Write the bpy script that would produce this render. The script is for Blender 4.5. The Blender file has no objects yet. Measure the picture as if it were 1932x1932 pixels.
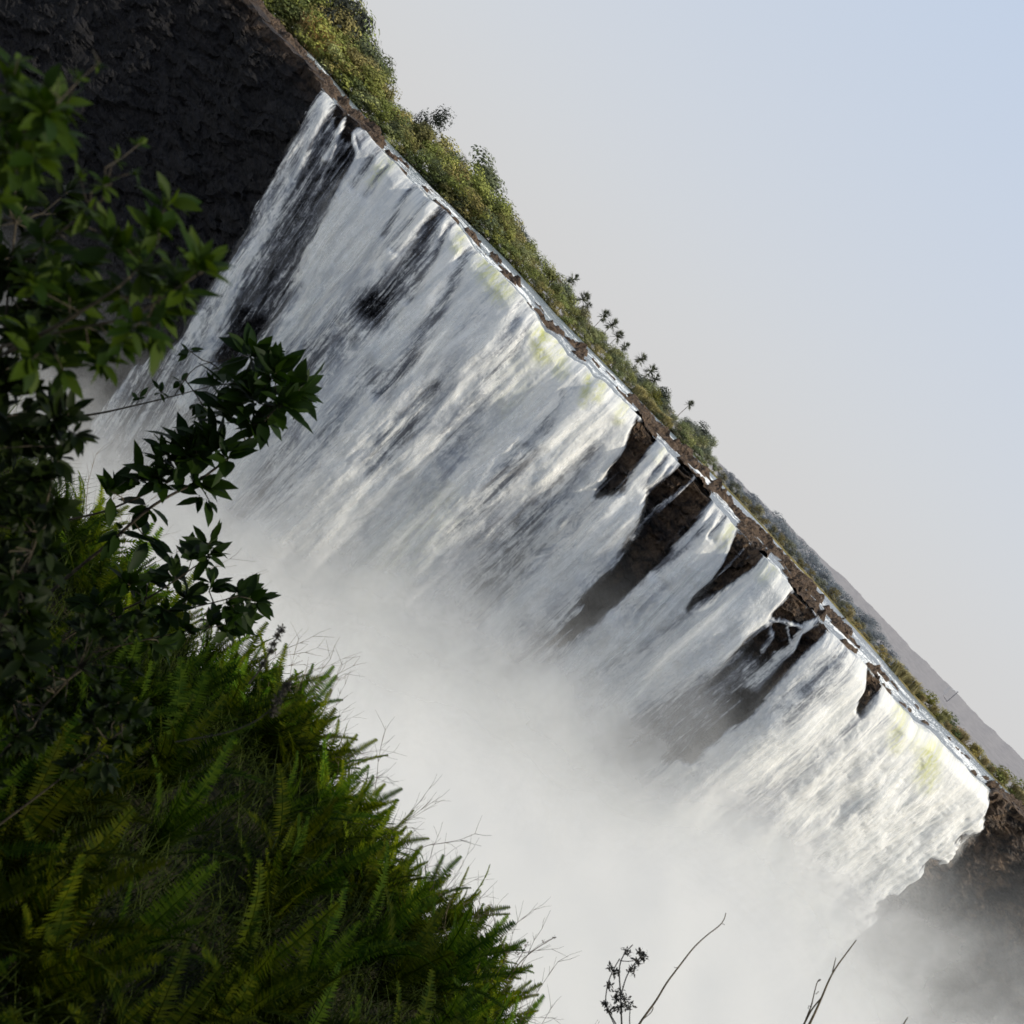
import bpy, math, random
import numpy as np
random.seed(7); RNG = np.random.default_rng(11)
S = bpy.context.scene; COL = S.collection
R = math.radians

# ------------------------------------------------------------------ camera frame
F = 1936.0; CX = 966.0                      # focal length / centre of a 1932 px square
ROLL = R(45.7); PITCH = math.atan(350 / F)
cu, su = math.cos(ROLL), math.sin(ROLL)
fw = np.array([0, math.cos(PITCH), -math.sin(PITCH)])
upv = np.array([0, math.sin(PITCH), math.cos(PITCH)])
xv = np.array([1.0, 0, 0])
def uv(px, py):
    dx = np.asarray(px, float) - CX; dy = np.asarray(py, float) - CX
    return dx * cu + dy * su, dx * su - dy * cu
def unuv(u, v): return CX + u * cu + v * su, CX + u * su - v * cu
def P(px, py, y):
    """measured bearing + chosen distance y -> point of the place"""
    u, v = uv(px, py); u = np.asarray(u); v = np.asarray(v)
    d = fw * F + u[..., None] * xv + v[..., None] * upv
    return d * (np.asarray(y, float) / d[..., 1])[..., None]
def proj(p):
    p = np.asarray(p, float)
    w = p @ fw; u = (p @ xv) / w * F; v = (p @ upv) / w * F
    return unuv(u, v)

# ------------------------------------------------------------------ noise
M32 = np.uint64(0xffffffff)
def h2(ix, iy, seed):
    ix = ix.astype(np.int64).astype(np.uint64); iy = iy.astype(np.int64).astype(np.uint64)
    n = (ix * np.uint64(374761393) + iy * np.uint64(668265263) + np.uint64(seed * 2654435 + 77)) & M32
    n = ((n ^ (n >> np.uint64(13))) * np.uint64(1274126177)) & M32
    n = ((n ^ (n >> np.uint64(15))) * np.uint64(2246822519)) & M32
    return ((n ^ (n >> np.uint64(16))) & M32).astype(np.float64) / 4294967296.0
def vn(x, y, seed=0):
    x = np.asarray(x, float); y = np.asarray(y, float)
    ix = np.floor(x); iy = np.floor(y); fx = x - ix; fy = y - iy
    fx = fx * fx * (3 - 2 * fx); fy = fy * fy * (3 - 2 * fy)
    a = h2(ix, iy, seed); b = h2(ix + 1, iy, seed); c = h2(ix, iy + 1, seed); d = h2(ix + 1, iy + 1, seed)
    return (a + (b - a) * fx) * (1 - fy) + (c + (d - c) * fx) * fy
def fbm(x, y, o=4, seed=0, g=.5):
    s = 0; a = 1; t = 0
    for k in range(o):
        s = s + a * vn(x * 2 ** k + 17.3 * k, y * 2 ** k - 9.1 * k, seed + k); t += a; a *= g
    return s / t
def cells(x, y, seed=0):
    """random value of the nearest jittered cell and distance to the border"""
    ix = np.floor(x); iy = np.floor(y); best = np.full(x.shape, 9.); sec = np.full(x.shape, 9.); val = np.zeros(x.shape)
    for i in (-1, 0, 1):
        for j in (-1, 0, 1):
            cx = ix + i; cy = iy + j
            d = np.hypot(cx + .15 + .7 * h2(cx, cy, seed) - x, cy + .15 + .7 * h2(cx, cy, seed + 5) - y)
            m = d < best
            sec = np.where(m, best, np.minimum(sec, d)); val = np.where(m, h2(cx, cy, seed + 9), val); best = np.where(m, d, best)
    return val, sec - best
def sst(a, b, x):
    t = np.clip((x - a) / (b - a), 0, 1); return t * t * (3 - 2 * t)

# ------------------------------------------------------------------ survey maps (what is rock, what is water on the face)
C0, CS, CN = -300, 2.0, 1300
class Canvas:
    def __init__(s, val=0.): s.a = np.full((CN, CN), float(val))
    def _grid(s, pts, m):
        xs = [p[0] for p in pts]; ys = [p[1] for p in pts]
        x0 = int(max(0, (min(xs) - m - C0) / CS)); x1 = int(min(CN, (max(xs) + m - C0) / CS + 2))
        y0 = int(max(0, (min(ys) - m - C0) / CS)); y1 = int(min(CN, (max(ys) + m - C0) / CS + 2))
        X, Y = np.meshgrid(np.arange(x0, x1) * CS + C0, np.arange(y0, y1) * CS + C0)
        return slice(y0, y1), slice(x0, x1), X, Y
    def poly(s, pts, val, soft=6):
        sy, sx, X, Y = s._grid(pts, soft * 3)
        ins = np.zeros(X.shape, bool); d = np.full(X.shape, 1e9); n = len(pts)
        for i in range(n):
            (xa, ya), (xb, yb) = pts[i], pts[(i + 1) % n]
            if ya != yb:
                ins ^= ((ya > Y) != (yb > Y)) & (X < (xb - xa) * (Y - ya) / (yb - ya) + xa)
            L = (xb - xa) ** 2 + (yb - ya) ** 2 + 1e-9
            t = np.clip(((X - xa) * (xb - xa) + (Y - ya) * (yb - ya)) / L, 0, 1)
            d = np.minimum(d, np.hypot(X - xa - t * (xb - xa), Y - ya - t * (yb - ya)))
        sd = np.where(ins, d, -d); m = sst(-soft, soft, sd)
        s.a[sy, sx] = s.a[sy, sx] * (1 - m) + val * m
    def stroke(s, pts, w0, w1, val, soft=.6, mul=False):
        W = max(w0, w1)
        sy, sx, X, Y = s._grid(pts, W * 1.6); best = np.full(X.shape, 0.); n = len(pts) - 1
        for i in range(max(n, 1)):
            (xa, ya) = pts[i]; (xb, yb) = pts[min(i + 1, n)]
            L = (xb - xa) ** 2 + (yb - ya) ** 2 + 1e-9
            t = np.clip(((X - xa) * (xb - xa) + (Y - ya) * (yb - ya)) / L, 0, 1)
            w = w0 + (w1 - w0) * (i + t) / max(n, 1)
            d = np.hypot(X - xa - t * (xb - xa), Y - ya - t * (yb - ya)) / w
            best = np.maximum(best, 1 - sst(1 - soft, 1 + soft, d))
        A = s.a[sy, sx]
        s.a[sy, sx] = A * (1 - best * (1 - val)) if mul else A * (1 - best) + val * best
    def at(s, px, py):
        x = np.clip((px - C0) / CS, 0, CN - 1.01); y = np.clip((py - C0) / CS, 0, CN - 1.01)
        ix = x.astype(int); iy = y.astype(int); fx = x - ix; fy = y - iy; a = s.a
        return (a[iy, ix] * (1 - fx) + a[iy, ix + 1] * fx) * (1 - fy) + (a[iy + 1, ix] * (1 - fx) + a[iy + 1, ix + 1] * fx) * fy

LIP = [(-60, -620), (100, -420), (300, -190), (462, 0), (499, 53), (527, 78), (565, 116), (609, 173), (634, 205), (674, 237), (715, 278), (768, 337), (805, 372),
       (837, 397), (868, 434), (893, 469), (921, 502), (964, 539), (986, 564), (1008, 593), (1024, 627), (1049, 640), (1067, 671),
       (1102, 693), (1117, 714), (1142, 724), (1177, 761), (1202, 783), (1233, 827), (1277, 874), (1311, 905), (1340, 941), (1364, 971),
       (1389, 996), (1441, 1050), (1490, 1108), (1542, 1165), (1564, 1196), (1603, 1231), (1634, 1256), (1659, 1291), (1703, 1338),
       (1725, 1366), (1762, 1390), (1812, 1440), (1862, 1489), (1895, 1512), (1940, 1556), (2100, 1730), (2300, 1950), (2500, 2170)]
BANK = [(-60, -640), (300, -215), (478, -5), (540, 62), (590, 106), (650, 175), (721, 256), (815, 353), (955, 490), (1055, 599), (1183, 730), (1342, 893), (1430, 985),
        (1493, 1056), (1539, 1104), (1597, 1168), (1653, 1231), (1719, 1308), (1766, 1357), (1815, 1405), (1872, 1466), (1932, 1522), (2100, 1690), (2500, 2090)]

cov = Canvas(0)
_ = cov.poly([(603, 172), (572, 240), (513, 355), (466, 435), (425, 500), (385, 565), (345, 640), (255, 700), (180, 800), (120, 950), (40, 1120), (-290, 2290),
          (1300, 2290), (1480, 1932), (1560, 1800), (1609, 1765), (1640, 1725), (1669, 1684), (1694, 1681), (1719, 1650), (1750, 1612), (1781, 1625), (1815, 1583),
          (1850, 1559), (1859, 1503), (1868, 1480), (1950, 1350), (700, 40)], 1, 9)
def gap(pts, v=0, soft=5): cov.poly(pts, v, soft)
def thin(pts, w0, w1, v, soft=.85): cov.stroke(pts, w0, w1, (v ** .8 if v > .3 else v), soft, True)
def jet(pts, w0, w1, v=1, soft=.5): cov.stroke(pts, w0, w1, v, soft)
gap([(628, 195), (655, 235), (690, 262), (676, 300), (655, 330), (606, 430), (530, 590), (450, 690), (400, 680), (455, 545), (525, 405), (585, 275)], .26, 8)
gap([(632, 195), (690, 245), (668, 268), (640, 262), (630, 230)], .02, 5)
jet([(648, 222), (636, 262), (616, 300)], 5, 7, .7); jet([(664, 238), (668, 262), (676, 290), (668, 330), (640, 370)], 4, 6, .85); jet([(676, 250), (692, 275), (690, 320)], 8, 14, .8)
thin([(700, 300), (668, 350)], 5, 8, .4); thin([(730, 315), (690, 370)], 3, 7, .5); thin([(775, 360), (725, 440)], 4, 8, .35); thin([(800, 385), (745, 470)], 4, 8, .45)
thin([(832, 398), (800, 455), (760, 520), (705, 585)], 9, 30, .2); thin([(705, 585), (640, 650), (580, 700)], 36, 50, .42)
thin([(848, 425), (810, 500), (770, 560)], 5, 12, .4)
thin([(880, 478), (852, 540), (825, 592), (770, 680), (720, 730)], 9, 20, .38)
thin([(985, 572), (955, 640), (925, 700)], 8, 26, .6); thin([(1003, 600), (965, 680)], 5, 12, .6)
thin([(890, 730), (840, 800)], 45, 60, .72); thin([(990, 860), (900, 1000), (830, 1080)], 30, 45, .75)
thin([(700, 700), (600, 850), (520, 950)], 18, 40, .55); thin([(820, 730), (700, 880)], 12, 26, .6)
thin([(1030, 800), (930, 930), (850, 1030)], 14, 24, .7); thin([(1120, 850), (1010, 960), (900, 1090)], 14, 30, .62); thin([(1060, 740), (1020, 800)], 6, 14, .7)
thin([(470, 620), (400, 740), (310, 860)], 30, 46, .3); thin([(330, 690), (250, 800), (200, 900)], 40, 60, .35); thin([(560, 540), (490, 660)], 14, 20, .45)
jet([(395, 560), (390, 620), (375, 690), (350, 760)], 9, 14, .8)
thin([(560, 800), (480, 930), (420, 1000)], 16, 30, .5)
gap([(1200, 786), (1231, 832), (1199, 879), (1174, 926), (1127, 940), (1115, 934), (1174, 846)], 0, 5)
thin([(1120, 938), (1040, 1010), (960, 1085), (870, 1180)], 22, 44, .6)
gap([(1220, 921), (1280, 884), (1304, 910), (1340, 946), (1310, 989), (1266, 1044), (1198, 1110), (1129, 1168), (1060, 1215), (1030, 1215), (1098, 1126), (1155, 1069), (1196, 996), (1215, 946)], 0, 6)
jet([(1303, 909), (1255, 948), (1215, 990), (1190, 1015)], 2, 7, .34, .9)
thin([(1200, 1000), (1130, 1070), (1080, 1130), (1010, 1190)], 22, 40, .58); thin([(1090, 1180), (1010, 1235), (900, 1310)], 36, 46, .5)
thin([(1255, 862), (1215, 920)], 4, 8, .5); thin([(1265, 880), (1225, 930)], 3, 6, .5)
gap([(1391, 999), (1441, 1052), (1425, 1071), (1375, 1104), (1300, 1158), (1296, 1150), (1343, 1093), (1368, 1047)], 0, 5)
thin([(1345, 965), (1300, 1030), (1240, 1080)], 5, 12, .45); thin([(1362, 972), (1340, 1010)], 6, 6, .35)
thin([(1300, 1160), (1230, 1210), (1150, 1260)], 8, 16, .6); thin([(1250, 1100), (1180, 1160)], 10, 16, .65)
gap([(1490, 1113), (1542, 1162), (1564, 1194), (1512, 1249), (1470, 1296), (1375, 1410), (1330, 1440), (1240, 1440), (1334, 1275), (1389, 1226), (1403, 1205), (1444, 1174), (1455, 1156)], .03, 7)
jet([(1548, 1166), (1512, 1181), (1480, 1172), (1452, 1168), (1440, 1182)], 3, 4, .75, .9); jet([(1452, 1168), (1455, 1200), (1436, 1225)], 4, 4, .5, .9)
jet([(1548, 1172), (1507, 1190), (1496, 1222), (1466, 1240)], 3, 7, .7, .9); jet([(1490, 1228), (1455, 1258), (1420, 1290)], 7, 12, .5, .9)
jet([(1440, 1182), (1405, 1215)], 3, 3, .4, .9); jet([(1482, 1174), (1490, 1210)], 2, 2, .4, .9)
cov.stroke([(1400, 1260), (1300, 1340), (1180, 1420)], 30, 60, .28, .7, False)
jet([(1562, 1204), (1500, 1268), (1440, 1332), (1375, 1400), (1300, 1470)], 8, 16, 1)
thin([(1575, 1240), (1535, 1290), (1480, 1340)], 22, 30, .5); thin([(1600, 1260), (1560, 1320)], 8, 14, .7)
gap([(1636, 1258), (1658, 1291), (1650, 1312), (1621, 1349), (1610, 1340), (1631, 1291)], 0, 4)
thin([(1618, 1350), (1500, 1450), (1380, 1540)], 14, 50, .6); thin([(1690, 1380), (1650, 1440), (1560, 1530)], 5, 16, .7); thin([(1735, 1430), (1690, 1500)], 4, 12, .75)
thin([(598, 190), (562, 262), (505, 375), (432, 498), (370, 600), (260, 730)], 13, 44, .42)
for _p, _f in [([(1000, 640), (900, 790), (780, 950)], .74), ([(930, 560), (830, 700), (720, 860)], .72), ([(1150, 800), (1040, 930), (920, 1090)], .68), ([(760, 420), (660, 560), (560, 720)], .7), ([(1085, 720), (1000, 830), (900, 980)], .78), ([(1680, 1340), (1590, 1450), (1480, 1560)], .75)]: thin(_p, 12, 44, _f)
def box(a, r):
    for ax in (0, 1):
        for _ in range(2):
            c = np.cumsum(np.pad(a, [(r + 1, r) if k == ax else (0, 0) for k in (0, 1)], mode='edge'), axis=ax)
            a = (np.take(c, range(2 * r + 1, c.shape[ax]), ax) - np.take(c, range(0, c.shape[ax] - 2 * r - 1), ax)) / (2 * r + 1)
    return a
soft = Canvas(0); soft.a = box(cov.a, 5) ** 1.6
tint = Canvas(0)
for pts, w, v in [([(920, 503), (945, 548)], 22, .75), ([(1020, 632), (1022, 672)], 16, 1), ([(1050, 648), (1058, 700)], 14, .55), ([(1110, 712), (1098, 760)], 8, .8), ([(1132, 728), (1125, 750)], 10, .7),
                  ([(1175, 765), (1165, 790)], 10, .5), ([(1455, 1068), (1440, 1085)], 14, .35), ([(1698, 1340), (1685, 1400)], 14, .6), ([(1750, 1415), (1742, 1465)], 20, .85), ([(870, 442), (862, 470)], 10, .6),
                  ([(735, 305), (705, 340)], 12, .5), ([(770, 1040), (680, 1130)], 45, .25), ([(1380, 995), (1360, 1020)], 12, .5), ([(1730, 1380), (1720, 1400)], 10, .4), ([(985, 700), (960, 760)], 30, .15), ([(830, 950), (760, 1050)], 40, .22), ([(1250, 850), (1240, 865)], 8, .3)]:
    tint.stroke(pts, w, w, v, .9)
bedm = Canvas(0)
for pts, w0, w1 in [([(-60, -640), (300, -205), (470, -5), (530, 66), (580, 122)], 16, 14), ([(580, 122), (612, 160), (660, 212), (718, 275)], 9, 5), ([(880, 436), (905, 462)], 4, 4), ([(925, 482), (955, 517), (985, 543)], 6, 4),
                    ([(1190, 752), (1230, 800), (1270, 840), (1330, 895)], 6, 5), ([(1345, 915), (1400, 975), (1450, 1030), (1500, 1080), (1545, 1130)], 6, 9), ([(1560, 1150), (1600, 1195)], 7, 5), ([(1868, 1486), (1932, 1540), (2100, 1715), (2500, 2140)], 10, 22),
                    ([(1395, 992), (1440, 1046)], 9, 7), ([(1495, 1104), (1545, 1160)], 10, 9), ([(1204, 780), (1232, 822)], 6, 6), ([(1282, 872), (1335, 930)], 7, 7), ([(1040, 610), (1100, 672)], 2.5, 2.5), ([(1640, 1256), (1656, 1282)], 5, 4)]:
    bedm.stroke(pts, w0 * .78, w1 * .78, 1, .5)

# ------------------------------------------------------------------ object helpers
def tag(o, label=None, cat=None, group=None, kind=None):
    if label: o['label'] = label
    if cat: o['category'] = cat
    if group: o['group'] = group
    if kind: o['kind'] = kind
    return o
def link(name, me, mat=None, parent=None, loc=None):
    o = bpy.data.objects.new(name, me); COL.objects.link(o)
    if mat is not None and me is not None and not me.materials: me.materials.append(mat)
    if parent is not None: o.parent = parent
    if loc is not None: o.location = loc
    return o
def empty(name, loc=(0, 0, 0), rz=0):
    o = bpy.data.objects.new(name, None); COL.objects.link(o); o.location = loc; o.rotation_euler = (0, 0, rz); o.empty_display_size = .2
    return o
def np_mesh(name, V, Q, attrs=None, smooth=True):
    V = np.asarray(V, np.float32).reshape(-1, 3); Q = np.asarray(Q, np.int32)
    me = bpy.data.meshes.new(name); n = Q.shape[1]
    me.vertices.add(len(V)); me.vertices.foreach_set('co', V.ravel())
    me.loops.add(Q.size); me.loops.foreach_set('vertex_index', Q.ravel())
    me.polygons.add(len(Q)); me.polygons.foreach_set('loop_start', np.arange(0, Q.size, n, dtype=np.int32))
    me.polygons.foreach_set('use_smooth', np.full(len(Q), smooth))
    me.update(calc_edges=True)
    for k, a in (attrs or {}).items():
        a = np.asarray(a, np.float32)
        if a.ndim == 1: t = me.attributes.new(k, 'FLOAT', 'POINT'); t.data.foreach_set('value', a)
        else: t = me.attributes.new(k, 'FLOAT_VECTOR', 'POINT'); t.data.foreach_set('vector', a.ravel())
    return me
def grid_faces(nr, nc, mask=None):
    i, j = np.meshgrid(np.arange(nr - 1), np.arange(nc - 1), indexing='ij')
    q = np.stack([i * nc + j, (i + 1) * nc + j, (i + 1) * nc + j + 1, i * nc + j + 1], -1).reshape(-1, 4)
    if mask is not None: q = q[mask.reshape(-1)]
    return q
def compact(V, Q, attrs):
    used = np.unique(Q); m = np.full(len(V), -1, np.int64); m[used] = np.arange(len(used))
    return V[used], m[Q], {k: a[used] for k, a in attrs.items()}
class MB:
    def __init__(s): s.v = []; s.f = []
    def quad(s, a, b, c, d):
        n = len(s.v); s.v += [tuple(a), tuple(b), tuple(c), tuple(d)]; s.f.append((n, n + 1, n + 2, n + 3))
    def tri(s, a, b, c):
        n = len(s.v); s.v += [tuple(a), tuple(b), tuple(c)]; s.f.append((n, n + 1, n + 2))
    def tube(s, pts, r0, r1, k=5):
        pts = [np.asarray(p, float) for p in pts]; n = len(pts); base = len(s.v)
        for i, p in enumerate(pts):
            t = pts[min(i + 1, n - 1)] - pts[max(i - 1, 0)]; t = t / (np.linalg.norm(t) + 1e-9)
            a = np.cross(t, [0.31, .2, .93]); a /= np.linalg.norm(a) + 1e-9; b = np.cross(t, a)
            r = r0 + (r1 - r0) * i / (n - 1)
            for j in range(k):
                w = 2 * math.pi * j / k; s.v.append(tuple(p + r * (math.cos(w) * a + math.sin(w) * b)))
        for i in range(n - 1):
            for j in range(k):
                s.f.append((base + i * k + j, base + i * k + (j + 1) % k, base + (i + 1) * k + (j + 1) % k, base + (i + 1) * k + j))
        s.f.append(tuple(base + j for j in range(k))[::-1]); s.f.append(tuple(base + (n - 1) * k + j for j in range(k)))
    def mesh(s, name, smooth=False):
        me = bpy.data.meshes.new(name); me.from_pydata(s.v, [], s.f); me.update()
        if smooth: me.polygons.foreach_set('use_smooth', [True] * len(me.polygons))
        return me
def curve_pts(pts, n):
    pts = np.asarray(pts, float); d = np.r_[0, np.cumsum(np.linalg.norm(np.diff(pts, axis=0), axis=1))]
    t = np.linspace(0, d[-1], n); out = np.stack([np.interp(t, d, pts[:, k]) for k in range(pts.shape[1])], 1)
    for _ in range(2):
        out[1:-1] = .25 * out[:-2] + .5 * out[1:-1] + .25 * out[2:]
    return out
def copy_tree(o, parent=None):
    c = o.copy(); COL.objects.link(c); c.parent = parent
    for ch in list(o.children): copy_tree(ch, c)
    return c

# ------------------------------------------------------------------ materials
class NT:
    def __init__(s, name):
        s.m = bpy.data.materials.new(name); s.m.use_nodes = True; s.t = s.m.node_tree; s.t.nodes.clear()
        s.out = s.t.nodes.new('ShaderNodeOutputMaterial')
    def n(s, typ, ins=None, **kw):
        nd = s.t.nodes.new(typ)
        for k, v in kw.items(): setattr(nd, k, v)
        for k, v in (ins or {}).items():
            sock = nd.inputs[k]
            if isinstance(v, bpy.types.NodeSocket): s.t.links.new(v, sock)
            else: sock.default_value = v
        return nd
    def attr(s, name, vec=False):
        nd = s.n('ShaderNodeAttribute', attribute_name=name); return nd.outputs['Vector' if vec else 'Fac']
    def math(s, op, a, b=None, c=None, clamp=False):
        ins = {0: a}
        if b is not None: ins[1] = b
        if c is not None: ins[2] = c
        return s.n('ShaderNodeMath', ins, operation=op, use_clamp=clamp).outputs[0]
    def noise(s, vec, scale=1, detail=4, rough=.55, dist=0.):
        return s.n('ShaderNodeTexNoise', {'Vector': vec, 'Scale': scale, 'Detail': detail, 'Roughness': rough, 'Distortion': dist}).outputs['Fac']
    def mapr(s, v, a, b, c=0., d=1., smooth=True):
        return s.n('ShaderNodeMapRange', {0: v, 1: a, 2: b, 3: c, 4: d}, interpolation_type='SMOOTHSTEP' if smooth else 'LINEAR').outputs[0]
    def mix(s, f, a, b, blend='MIX'):
        nd = s.n('ShaderNodeMix', data_type='RGBA', blend_type=blend); L = s.t.links
        for k, v in ((0, f), (6, a), (7, b)):
            if isinstance(v, bpy.types.NodeSocket): L.new(v, nd.inputs[k])
            else: nd.inputs[k].default_value = v if k == 0 else (*v, 1) if len(v) == 3 else v
        return nd.outputs[2]
    def scale(s, vec, sc, loc=(0, 0, 0)):
        return s.n('ShaderNodeMapping', {'Vector': vec, 'Scale': sc, 'Location': loc}).outputs[0]
    def bump(s, h, strength=.5, dist=.1):
        return s.n('ShaderNodeBump', {'Height': h, 'Strength': strength, 'Distance': dist}).outputs[0]
    def done(s, surf): s.t.links.new(surf, s.out.inputs['Surface']); return s.m
def pos(m): return m.n('ShaderNodeNewGeometry').outputs['Position']

def mat_water_fall():
    m = NT('falling_water'); fl = m.attr('flow', True); cv = m.attr('cov'); tn = m.attr('tint'); sp = m.attr('spray'); p = pos(m)
    A = m.noise(m.scale(fl, (1.0, .07, 1)), 1, 7, .66, .8)
    A2 = m.noise(m.scale(fl, (.24, .022, 1), (40, 3, 0)), 1, 5, .55, .7)
    B = m.noise(m.scale(fl, (.75, .36, 1), (5, 9, 0)), 1, 7, .74, .8)
    Cn = m.noise(p, 2.6, 4, .7)
    k = m.math('ADD', m.math('MULTIPLY', m.math('SUBTRACT', A, .5), 1.7), m.math('MULTIPLY', m.math('SUBTRACT', A2, .5), .9))
    k = m.math('ADD', k, m.math('MULTIPLY', m.math('SUBTRACT', B, .5), 1.15))
    k = m.math('ADD', k, m.math('MULTIPLY', m.math('SUBTRACT', Cn, .5), .35))
    amp = m.mapr(cv, 0.75, 1.05, 1, .72)
    f0 = m.math('ADD', m.math('MULTIPLY', cv, 1.02), m.math('MULTIPLY', k, amp))
    foam = m.mapr(f0, .22, .82)
    foam = m.math('MAXIMUM', foam, m.math('MULTIPLY', sp, m.mapr(cv, .0, .9, .42, .96)))
    dark = m.mix(B, (.028, .03, .036), (.10, .105, .125))
    dark = m.mix(m.mapr(cv, .55, 1.0), dark, (.33, .335, .39))
    Fn = m.noise(m.scale(fl, (3.2, 1.5, 1), (2, 6, 0)), 1, 5, .75, .3)
    mo = m.math('ADD', m.math('MULTIPLY', B, .42), m.math('ADD', m.math('MULTIPLY', A, .30), m.math('MULTIPLY', Fn, .28)))
    Pl = m.noise(m.scale(fl, (.17, .085, 1), (9, 2, 0)), 1, 9, .66, 1.6); low = m.mapr(m.n('ShaderNodeSeparateXYZ', {0: fl}).outputs[1], 8, 30)
    mac = m.math('ADD', m.math('MULTIPLY', m.math('SUBTRACT', A2, .5), m.mapr(low, 0, 1, .7, .3)), m.math('MULTIPLY', m.math('SUBTRACT', Pl, .5), m.mapr(low, 0, 1, .15, 1.0)))
    mo = m.mapr(m.math('ADD', mo, mac), .36, .62)
    mo = m.math('MAXIMUM', mo, m.math('MULTIPLY', sp, .95))
    white = m.mix(mo, m.mix(m.mapr(cv, .6, 1), (.38, .41, .46), (.67, .69, .70)), (.98, .97, .93))
    white = m.mix(m.math('MULTIPLY', tn, m.mapr(B, .36, .62)), white, (.58, .60, .17))
    col = m.mix(foam, dark, white)
    col = m.mix(m.math('MULTIPLY', m.attr('glass'), m.mapr(B, .42, .56, 1, .15)), col, (.17, .20, .19))
    h = m.math('ADD', m.math('ADD', m.math('MULTIPLY', A, .7), m.math('MULTIPLY', Pl, 1.6)), m.math('ADD', m.math('MULTIPLY', B, .9), m.math('MULTIPLY', Cn, .25)))
    bst = m.mapr(sp, .1, .9, .42, .08)
    nb = m.n('ShaderNodeBump', {'Height': h, 'Strength': bst, 'Distance': 1.0}).outputs[0]
    d = m.n('ShaderNodeBsdfDiffuse', {'Color': col, 'Normal': nb}).outputs[0]
    g = m.n('ShaderNodeBsdfGlossy', {'Color': (1, 1, 1, 1), 'Roughness': .35, 'Normal': nb}).outputs[0]
    tr = m.n('ShaderNodeBsdfTranslucent', {'Color': col, 'Normal': nb}).outputs[0]
    b = m.n('ShaderNodeMixShader', {0: m.math('MULTIPLY', foam, .35), 1: d, 2: tr}).outputs[0]
    b = m.n('ShaderNodeMixShader', {0: .03, 1: b, 2: g}).outputs[0]
    al = m.mapr(m.math('ADD', m.math('MULTIPLY', cv, 1.0), m.math('MULTIPLY', k, .45)), .10, .30)
    al = m.math('MAXIMUM', al, m.math('MULTIPLY', m.mapr(sp, .3, .9), m.mapr(cv, .1, .35)))
    t = m.n('ShaderNodeBsdfTransparent').outputs[0]
    return m.done(m.n('ShaderNodeMixShader', {0: al, 1: t, 2: b}).outputs[0])

def mat_river():
    m = NT('river_water'); fl = m.attr('flow', True); p = pos(m)
    A = m.noise(m.scale(fl, (.10, .16, 1)), 1, 6, .75, 1.2); B = m.noise(m.scale(fl, (1.1, .14, 1)), 1, 6, .75, .5)
    w = m.attr('white')
    f = m.math('ADD', m.math('ADD', m.math('MULTIPLY', m.math('SUBTRACT', A, .5), 2.6), m.math('MULTIPLY', m.math('SUBTRACT', B, .5), 2.2)), w)
    foam = m.mapr(f, .3, .75)
    col = m.mix(foam, (.13, .155, .175), (.82, .83, .82))
    nb = m.bump(m.math('ADD', A, B), .8, .6)
    d = m.n('ShaderNodeBsdfPrincipled', {'Base Color': col, 'Roughness': m.mapr(foam, 0, 1, .18, .7), 'Normal': nb}).outputs[0]
    return m.done(d)

def mat_rock(name, c0, c1, top=None, bst=.9, sc=1., rough=.7, spec=.35):
    m = NT(name); p = pos(m)
    a = m.noise(m.scale(p, (1, 1, 1.5)), .22 * sc, 8, .68, .8); b = m.noise(p, 1.3 * sc, 6, .7)
    crack = m.mapr(m.noise(m.scale(p, (1.6, 1, .5)), .5 * sc, 7, .75, 1.2), .36, .46, .25, 1)
    col = m.mix(m.mapr(m.math('ADD', m.math('MULTIPLY', a, .6), m.math('MULTIPLY', b, .4)), .36, .66), c0, c1)
    if top:
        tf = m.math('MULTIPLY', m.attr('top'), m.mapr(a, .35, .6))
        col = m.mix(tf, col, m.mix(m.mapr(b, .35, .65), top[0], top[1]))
    col = m.mix(1., col, m.n('ShaderNodeCombineColor', {0: crack, 1: crack, 2: crack}).outputs[0], 'MULTIPLY')
    h = m.math('ADD', m.math('MULTIPLY', a, 2.2), m.math('ADD', m.math('MULTIPLY', b, .6), m.math('MULTIPLY', crack, .35)))
    return m.done(m.n('ShaderNodeBsdfPrincipled', {'Base Color': col, 'Roughness': rough, 'Specular IOR Level': spec, 'Normal': m.bump(h, bst, .9 / sc)}).outputs[0])

def mat_leaf(name, c0, c1, transl=.35, objcol=False, rough=.5, spec=.35, nsc=3.):
    m = NT(name); p = pos(m)
    a = m.noise(p, nsc, 3, .6)
    rnd = m.n('ShaderNodeObjectInfo')
    g = m.n('ShaderNodeNewGeometry').outputs['Random Per Island']
    f = m.math('ADD', m.math('MULTIPLY', a, .5), m.math('MULTIPLY', g, .5))
    col = m.mix(m.mapr(f, .25, .75), c0, c1)
    if objcol: col = m.mix(1., col, rnd.outputs['Color'], 'MULTIPLY')
    d = m.n('ShaderNodeBsdfPrincipled', {'Base Color': col, 'Roughness': rough, 'Specular IOR Level': spec}).outputs[0]
    if not transl: return m.done(d)
    t = m.n('ShaderNodeBsdfTranslucent', {'Color': m.mix(.5, col, (1.0, .95, .25), 'MULTIPLY') if not objcol else col}).outputs[0]
    return m.done(m.n('ShaderNodeMixShader', {0: transl, 1: d, 2: t}).outputs[0])
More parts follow.
